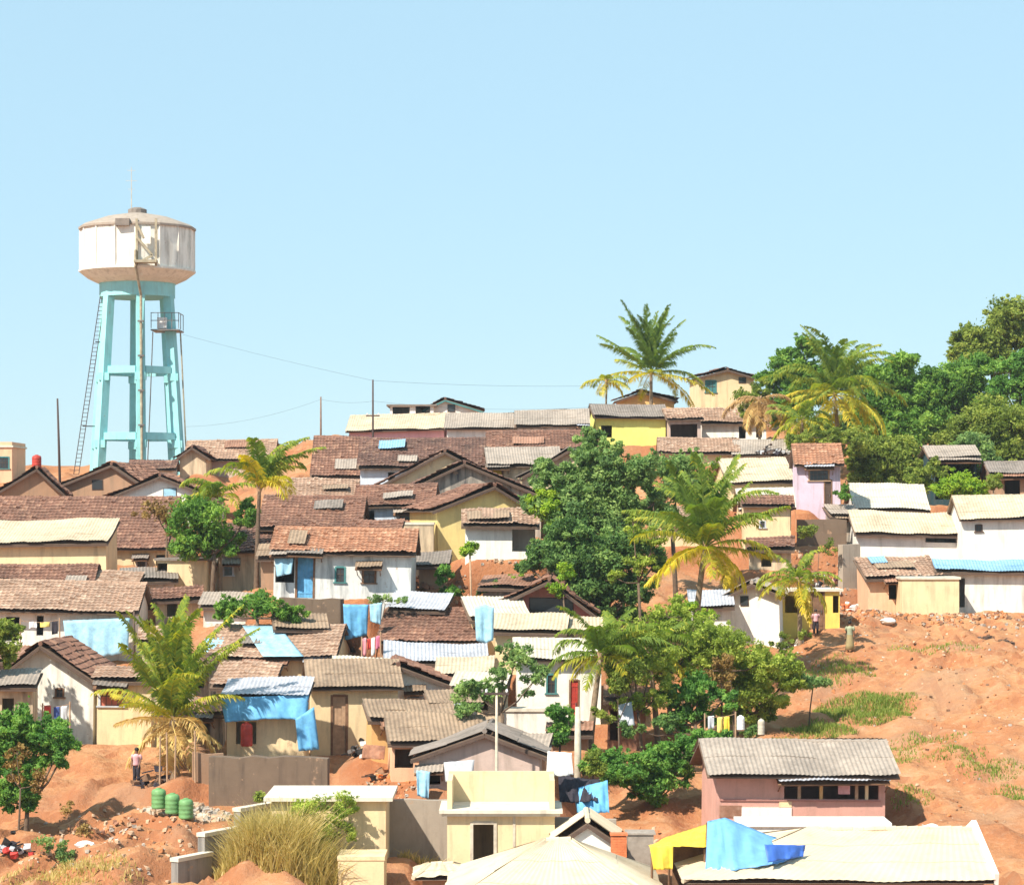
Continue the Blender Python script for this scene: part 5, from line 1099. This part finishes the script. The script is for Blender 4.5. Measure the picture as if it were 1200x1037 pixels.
line('clothes line strung against the white house by the green tree', (50,826,123.5), (82,824,123.5), 1.4,
     [(.05,.3,.6,'cloth_red','red garment on the line by the left white house'),(.4,.62,.75,'cloth_blue','dark blue garment on the line by the left white house'),(.66,.9,.9,'cloth_grey','light grey garment on the line by the left white house')], 'washing by the left white house')
line('clothes line under the blue walled house eave', (24,727,138), (70,726,138), 1.5,
     [(.22,.42,.45,'cloth_white','small white cloth drying under the left roof eave'),(.5,.75,.4,'cloth_yellow','yellowish cloth drying under the left roof eave'),(.8,.95,.8,'cloth_dark','dark cloth drying under the left roof eave')], 'washing under the left eave')
line('clothes line stretched between the trees over the long hedge', (826,838,121.5), (862,836,121.5), 1.2,
     [(.1,.3,.7,'cloth_grey','grey cloth on the line behind the long hedge'),(.4,.58,.9,'cloth_yellow','mustard cloth, left one on the line behind the hedge'),(.62,.8,.95,'tarp_yellow','bright yellow cloth on the line behind the hedge')], 'washing behind the hedge')
drape('white_sheet', 'white sheet hung up beside the stair room parapet', 'sheet', [(642,880,108.2),(670,882,108.2)], [(640,910,108),(672,908,108)], 'cloth_white', 50, .06, 12)
drape('dark_net', 'dark grey bundle of netting on top of the rubble wall', 'net', [(654,908,109.2),(704,914,109.2)], [(656,940,107.8),(700,938,107.8)], 'cloth_dark', 51, .16, 20)
drape('white_sheet', 'pale metal sheet leaning on the rusty plank shed', 'sheet', [(724,826,123.2),(740,822,123.2)], [(724,850,122.6),(744,850,122.6)], 'tin', 52, .03, 8)
def heap(label, px, d, rx, h, mats, n, seed, name='scrap_heap', cat='heap', sz=.3, z=None):
    rs = random.Random(seed); m = MB(); x, y, zz = ground(px, d)
    if z is not None: zz = z
    for i in range(n):
        a = rs.uniform(0, 6.28); r = rx*rs.random()**.6; s = sz*rs.uniform(.4, 1.2); px_, py_ = r*math.cos(a), r*math.sin(a)*.6; pz = h*(1-r/rx)*rs.uniform(.2, 1)
        k = rs.randrange(len(mats))
        if rs.random() < .35: m.bar((px_-s,py_,pz), (px_+s*rs.uniform(.3,1),py_+rs.uniform(-s,s),pz+rs.uniform(-.2,.6)*s+.1), .08*rs.uniform(.5,1.5), .05, k)
        else:
            p = [Vector((sx*s*rs.uniform(.35,.6), sy*s*rs.uniform(.3,.55), sz_*s*rs.uniform(.25,.5))) for sx, sy, sz_ in ((-1,-1,-1),(1,-1,-1),(1,1,-1),(-1,1,-1),(-1,-1,1),(1,-1,1),(1,1,1),(-1,1,1))]
            R = Matrix.Rotation(rs.uniform(0,6.28), 3, 'Z') @ Matrix.Rotation(rs.uniform(-.6,.6), 3, 'X'); c = Vector((px_,py_,pz+s*.15))
            m.add([tuple(R@v+c) for v in p], [(0,3,2,1),(4,5,6,7),(0,1,5,4),(1,2,6,5),(2,3,7,6),(3,0,4,7)], k)
    return mesh_thing(name, label, cat, m, mats, (x, y, zz))
heap('dark scrap heap with white bits beside the tarp shack', 262, 118.5, 1.3, .9, ['black','cloth_white','steel','cloth_dark'], 60, 3)
heap('dark heap of scrap at the foot of the large young palm', 182, 117, 1.2, 1.0, ['wood_dark','wood','cloth_dark','wood'], 50, 4)
heap('heap of dark sticks and tyres behind the cream concrete tank', 412, 112.5, 1.2, 1.0, ['black','wood_dark','steel','rust'], 46, 5)
heap('small black scrap lying on the bank right of the concrete tank', 476, 112, .5, .6, ['black','wood_dark'], 14, 6)
heap('grey and black pots beside the brown plank door', 424, 121.5, .8, .7, ['steel','black','cloth_white'], 30, 7)
heap('brick and pot clutter at the ochre doorway', 446, 119.5, .8, .5, ['orange','black','wood_pale'], 26, 8)
heap('pale sacks and pots lying before the yellow porch', 934, 151, 1.5, .9, ['cloth_white','steel','conc','wood_pale'], 40, 9)
heap('heap of dark clutter on the roof by the dead palm', 905, 196.5, 1.3, .8, ['cloth_dark','steel','cloth_grey','wood_dark'], 56, 10, z=wz(532,197))
heap('scattered household clutter on the path by the lilac house', 960, 172, 2.6, .6, ['cloth_dark','cloth_white','cloth_purple','wood_dark','rust'], 60, 11)
heap('orange bricks stacked before the white house with red door', 632, 124.5, 1.2, .7, ['brick','brick','rust','conc'], 40, 12, 'brick_pile')
heap('dark brush heap on the open red slope at right', 1160, 154, 1.4, .6, ['wood_dark','wood','wood_dark'], 60, 13, 'brush_heap')
heap('blue and white plastic bundle at the bottom left corner', 45, 100.5, .6, .7, ['cloth_blue','tarp_pale','cloth_white'], 16, 14, 'plastic_bundle', 'bundle', .4)
heap('dark discarded bags under the left foreground tree', 14, 108, .9, 1.0, ['black','cloth_dark','cloth_grey','cloth_red'], 30, 15)
heap('clutter of pots and sheets in the shade beside the plank shed', 762, 121.5, 1.5, .9, ['wood_dark','cloth_white','black','rust','conc'], 50, 16)
# pale boulders and rubble
def boulder(label, px, d, s, mat, seed, name='boulder', dz=0.):
    rs = np.random.RandomState(seed); x, y, z = ground(px, d); m = MB(); n = 9; V = []; 
    for i in range(6):
        t = i/5; r = math.sin(math.pi*(.12+.8*t))
        for j in range(n): a = 6.283*j/n; k = r*(.8+.35*rs.rand()); V.append((s*k*math.cos(a), s*.8*k*math.sin(a), s*.75*(t-.2)))
    m.add(V, [(i*n+j, i*n+(j+1)%n, (i+1)*n+(j+1)%n, (i+1)*n+j) for i in range(5) for j in range(n)] + [tuple(range(n-1,-1,-1)), tuple(range(5*n,6*n))])
    return mesh_thing(name, label, 'rock', m, mat, (x, y, z+dz))
boulder('white boulder on the red bank above the dry grass at left', 100, 108.5, .5, 'cloth_white', 2)
boulder('pale boulder beside the path below the cream box hut', 1041, 158, .55, 'whitew', 3)
boulder('pale rock beside the dark pit right of the pink house', 1092, 110, .35, 'whitew', 4)
boulder('white rock at the grass edge behind the brick pillar', 757, 107.5, .35, 'cloth_white', 5)
def rubble(name, label, mats, groups, seed):
    rs = np.random.RandomState(seed); m = MB()
    for px, d, rx, rd, n, s0, s1, hh in groups:
        a = rs.rand(n)*6.283; r = rs.rand(n)**.55; X = wx(px,d)+np.cos(a)*r*rx; Y = d+np.sin(a)*r*rd; Zz = terrain(X,Y) + hh*(1-r)*rs.rand(n)**.5
        for x, y, z in zip(X,Y,Zz):
            s = rs.uniform(s0,s1); p = rs.normal(size=(8,3))*.12*s + np.array([(-.5,-.5,-.3),(.5,-.5,-.3),(.5,.5,-.3),(-.5,.5,-.3),(-.4,-.4,.4),(.4,-.4,.4),(.4,.4,.4),(-.4,.4,.4)])*s
            t = rs.rand()*6.28; c, sn = math.cos(t), math.sin(t); p = p @ np.array([[c,sn,0],[-sn,c,0],[0,0,1]]) + (x,y,z)
            m.add(p, [(0,3,2,1),(4,5,6,7),(0,1,5,4),(1,2,6,5),(2,3,7,6),(3,0,4,7)], rs.randint(len(mats)))
    o = m.build(name, mats); tag(o, label, 'rubble', None, 'stuff')
rubble('rubble', 'loose pale and brown stones piled on the red bank above the green drums', ['rock','rockgrey','conc','rock'], [(220,113.6,1.9,1.0,420,.1,.32,.55)], 3)
rubble('gravel', 'stones and litter scattered over the red earth', ['rock','soilred','rockgrey','soilred','wood','rock','soilred'], [(150,108,4.5,5,420,.05,.2,0),(1120,140,9,16,600,.04,.18,0),(1120,118,8,8,260,.04,.16,0),(580,148,4,4,220,.06,.25,0),(980,165,3,10,300,.06,.3,0),(430,117,2.5,3,180,.05,.2,0),(1150,159,8,3,110,.06,.25,0),(720,111,3,3,160,.06,.25,0)], 4)
# fence posts on the red bank
for i, (px, t) in enumerate(((187,862),(196,858),(205,862),(229,856))):
    x, y, z = ground(px, 116.5); m = MB(); m.tube([(0,0,-.3),(.03*(-1)**i,0,wz(t,116.5)-z)], [.05,.04], 6)
    mesh_thing('fence_post', ('thin pale stake before the large young palm, leftmost','thin pale stake before the young palm, second from left','thin pale stake before the young palm, third from left','pinkish stake at the right of the large young palm')[i], 'stake', m, 'wood_pale', (x,y,z), 'stakes by the large young palm')

heap('dark sacks and pots strewn below the lilac house', 948, 170, 1.8, .7, ['cloth_dark','wood_dark','rust','cloth_white','steel'], 50, 21)
heap('brick and junk pile on the path left of the white lean-to', 996, 167, 1.6, .8, ['rust','cloth_white','conc','wood_dark','brick'], 50, 22)
heap('broken planks heaped in the dark alley by the yellow gabled house', 500, 151, 1.2, 1.2, ['wood_dark','rust','wood'], 40, 23)
heap('roof tile rubble and planks beside the turquoise curtain', 392, 138.5, 1.2, 1.0, ['rust','wood_pale','conc','wood_dark'], 46, 24)
heap('stacked firewood in front of the grey-white house', 352, 139.5, 1.3, .8, ['wood_dark','wood','bark'], 46, 25)
heap('junk and plastic cans along the back of the stone retaining wall', 318, 117.6, 2.0, .5, ['conc','cloth_white','black','tarp_blue','rust'], 50, 26)
heap('household pots before the cream hut near the dark doorway', 210, 152, 1.6, .6, ['black','steel','cloth_white','tarp_pale'], 40, 27)
heap('clutter of planks under the coral gable', 610, 138.5, 1.4, .7, ['wood_dark','conc','rust','cloth_white'], 40, 28)
heap('dark household heap before the cream lean-to wall at left', 150, 160, 1.6, .8, ['black','wood_dark','tarp_pale','cloth_white'], 40, 29)
heap('sticks and sacks by the spindly tree foot', 604, 118.8, 1.3, .7, ['wood_dark','wood','conc','black'], 46, 30)

rubble('rubble_bank', 'broken stones and rubbish strewn on the bank below the white houses', ['rock','rust','soilred','soilred','rockgrey','wood','rock'], [(1090,160.5,4.5,1.8,170,.06,.22,.1),(1170,160,4,2,150,.06,.25,.1),(1010,163,2.5,4,240,.06,.25,.1),(960,170,2,4,240,.06,.28,.1),(440,115.5,2,2,200,.05,.2,.1),(590,150,3,2,160,.06,.22,.1),(140,112,4,3,160,.05,.2,.1)], 8)

drape('blue_tarp', 'faded blue sheet at the left end of the tan patchwork roof', 'tarp', [(240,748,137.2),(266,746,137.2)], [(236,764,135.2),(258,766,135.2)], 'tarp_pale', 71, .04, 10)
drape('blue_tarp', 'turquoise rags hung in the left opening of the grey-white house', 'tarp', [(322,654,143.5),(344,653,143.5)], [(324,676,143.4),(342,672,143.4)], 'tarp_pale', 72, .06, 12)
drape('white_sheet', 'crumpled white plastic laid across the patched brown roof by the plank door', 'sheet', [(392,782,129.0),(446,778,129.0)], [(376,800,126.2),(420,797,126.2)], 'cloth_white', 73, .06, 18)
drape('grey_sheet', 'grey plastic sheet hung on the front of the pinkish grey hut', 'sheet', [(520,893,114.4),(556,890,114.4)], [(522,916,114.2),(554,912,114.2)], 'cloth_grey', 74, .05, 12)
drape('brown_sack_sheet', 'brown sacking sheet over the rubble by the ochre doorway', 'sheet', [(426,872,119.8),(452,874,119.8)], [(424,888,119.3),(450,890,119.3)], 'rust', 75, .08, 12)
# ================================================================== people
def person(label, px, d, bot, hgt, shirt, lower, pose='stand', yaw=0., seat=None):
    x = wx(px, d); z = wz(bot, d) if bot else gz(x, d); k = hgt / 1.7
    J = {'pel': (0,0,.92), 'wst': (0,.01,1.08), 'chs': (0,0,1.30), 'nck': (0,0,1.46), 'hd0': (0,-.01,1.54), 'hd1': (0,-.015,1.62), 'hd2': (0,-.005,1.69)}
    R = {'pel': .15, 'wst': .125, 'chs': .15, 'nck': .055, 'hd0': .07, 'hd1': .088, 'hd2': .07}
    Ed = [('pel','wst'),('wst','chs'),('chs','nck'),('nck','hd0'),('hd0','hd1'),('hd1','hd2')]
    for s, nm in ((-1,'l'),(1,'r')):
        J.update({nm+'sh': (s*.19,0,1.40), nm+'el': (s*.25,.02 if s < 0 else -.06,1.13), nm+'wr': (s*.24,-.06 if s < 0 else -.2,.93), nm+'hp': (s*.09,0,.86), nm+'kn': (s*.11,-.03*s,.48), nm+'an': (s*.12,.02*s,.09), nm+'to': (s*.14,.02*s-.16,.035)})
        R.update({nm+'sh': .06, nm+'el': .043, nm+'wr': .03, nm+'hp': .095, nm+'kn': .062, nm+'an': .042, nm+'to': .035})
        Ed += [('chs',nm+'sh'),(nm+'sh',nm+'el'),(nm+'el',nm+'wr'),('pel',nm+'hp'),(nm+'hp',nm+'kn'),(nm+'kn',nm+'an'),(nm+'an',nm+'to')]
        for f in range(5):
            b, t = f'{nm}f{f}a', f'{nm}f{f}b'; w = Vector(J[nm+'wr']); o = (f-1.5)*.018 if f < 4 else -.03*s
            J[nm+'pm'] = tuple(w + Vector((0,-.02,-.06))); R[nm+'pm'] = .032
            J[b] = tuple(w + Vector((0,-.03+o*.9,-.12 if f < 4 else -.08))); J[t] = tuple(w + Vector((-.01*s,-.04+o,-.17+.012*abs(f-1) if f < 4 else -.12))); R[b] = .010; R[t] = .008
            Ed += [(nm+'pm',b),(b,t)]
        Ed.append((nm+'wr',nm+'pm'))
    names = list(J); me = bpy.data.meshes.new('person'); me.from_pydata([tuple(Vector(J[n])*k) for n in names], [(names.index(a), names.index(b)) for a, b in Ed], [])
    o = bpy.data.objects.new('person', me); COL.objects.link(o); o.location = (x, d, z); o.rotation_euler.z = yaw
    sk = o.modifiers.new('skin', 'SKIN'); o.modifiers.new('sub', 'SUBSURF').levels = 1; o.modifiers['sub'].render_levels = 1; sk.use_smooth_shade = True
    for i, n in enumerate(names):
        v = me.skin_vertices[0].data[i]; v.radius = (R[n]*k, R[n]*k*(.8 if n in ('chs','wst','pel') else 1)); v.use_root = n == 'pel'
    me.materials.append(MATS['skin']); tag(o, label, 'person')
    m = MB(); m.lathe([(.095,1.60),(.105,1.66),(.095,1.72),(.05,1.76)], 12, (0,.015,0)); h = m.build('hair', 'hair', o, True)
    m = MB()
    for yy in (-.036, .036): m.lathe([(.008,0),(.012,.008),(.008,.016)], 6, (yy,-.098,1.615))
    m.build('eye', 'black', o)
    m = MB(); m.lathe([(.165,.92),(.175,1.0),(.155,1.12),(.185,1.30),(.19,1.38),(.10,1.455),(.065,1.47)], 14)
    for s in (-1, 1): m.tube([(s*.16,0,1.40),(s*.21,0,1.36),(s*.25,.0,1.20)], [.08,.075,.065], 10)
    sh = m.build('shirt', shirt, o, True)
    m = MB()
    if pose == 'skirt': m.lathe([(.27,.12),(.24,.4),(.20,.7),(.172,.97),(.165,1.0)], 16)
    else:
        for s in (-1, 1): m.tube([(s*.08,0,.98),(s*.095,0,.82),(s*.11,-.03*s,.48),(s*.12,.02*s,.12)], [.10,.112,.085,.07], 10)
    m.build('skirt' if pose == 'skirt' else 'trousers', lower, o, True)
    for c in o.children: c.scale = (k, k, k)
person('dark haired person in grey-green top walking down the red slope path', 996, 146, None, 1.72, 'cloth_green', 'cloth_brown', 'skirt', 2.6)
person('person in pale pink top and dark trousers at the yellow porch doorway', 956, 154.2, None, 1.5, 'cloth_rosepale', 'cloth_dark', 'stand', .2)
person('person in pink top and black trousers standing by the yellow palm trunk', 160, 117.5, None, 1.68, 'cloth_rosepale', 'cloth_dark', 'stand', -.4)

# ================================================================== thin haze volume, added to lift shadows and fade the far ridge
hz = MB(); hz.box(-600, 600, -40, 700, -24, 60)
def haze_mat():
    m = bpy.data.materials.new('haze'); m.use_nodes = True; nt = m.node_tree; nt.nodes.clear()
    v = nt.nodes.new('ShaderNodeVolumePrincipled'); o = nt.nodes.new('ShaderNodeOutputMaterial')
    v.inputs['Color'].default_value = (.86, .92, 1, 1); v.inputs['Density'].default_value = .00015; v.inputs['Anisotropy'].default_value = .2
    nt.links.new(v.outputs[0], o.inputs['Volume']); MATS['haze'] = m
haze_mat(); ho = hz.build('haze', 'haze'); ho['kind'] = 'stuff'
# ================================================================== camera, sun, sky
cam = bpy.data.objects.new('camera', bpy.data.cameras.new('camera')); COL.objects.link(cam)
cam.location = (0, 0, 0); cam.rotation_euler = (math.pi/2, 0, 0)
cam.data.sensor_width = 36; cam.data.lens = 36 * F / 1200.0; cam.data.shift_y = (YH - 518.5) / 1200.0
cam.data.clip_start = 1; cam.data.clip_end = 9000
SC.camera = cam
SUN = Vector((-.62, -.70, 1.0)).normalized()
sun = bpy.data.objects.new('sun', bpy.data.lights.new('sun', 'SUN')); COL.objects.link(sun)
sun.data.energy = 4.8; sun.data.angle = math.radians(.9); sun.data.color = (1, .915, .78)
sun.rotation_euler = SUN.to_track_quat('Z', 'Y').to_euler()
w = bpy.data.worlds.new('World'); SC.world = w; w.use_nodes = True
nt = w.node_tree; bg = nt.nodes['Background']
sky = nt.nodes.new('ShaderNodeTexSky'); sky.sky_type = 'NISHITA'; sky.sun_disc = False
sky.sun_elevation = math.asin(SUN.z); sky.sun_rotation = math.atan2(SUN.x, SUN.y)
sky.altitude = 100; sky.air_density = 1.0; sky.dust_density = 0; sky.ozone_density = 4
mx = nt.nodes.new('ShaderNodeMix'); mx.data_type = 'RGBA'; mx.inputs[0].default_value = .7      # constant pale blue blended into the sky colour
mx.inputs[7].default_value = (4.45, 6.8, 8.0, 1)
nt.links.new(sky.outputs[0], mx.inputs[6]); nt.links.new(mx.outputs[2], bg.inputs[0]); bg.inputs[1].default_value = .076
SC.view_settings.view_transform = 'Standard'; SC.view_settings.look = 'None'
SC.view_settings.exposure = .8; SC.view_settings.gamma = 1; SC.view_settings.use_curve_mapping = False
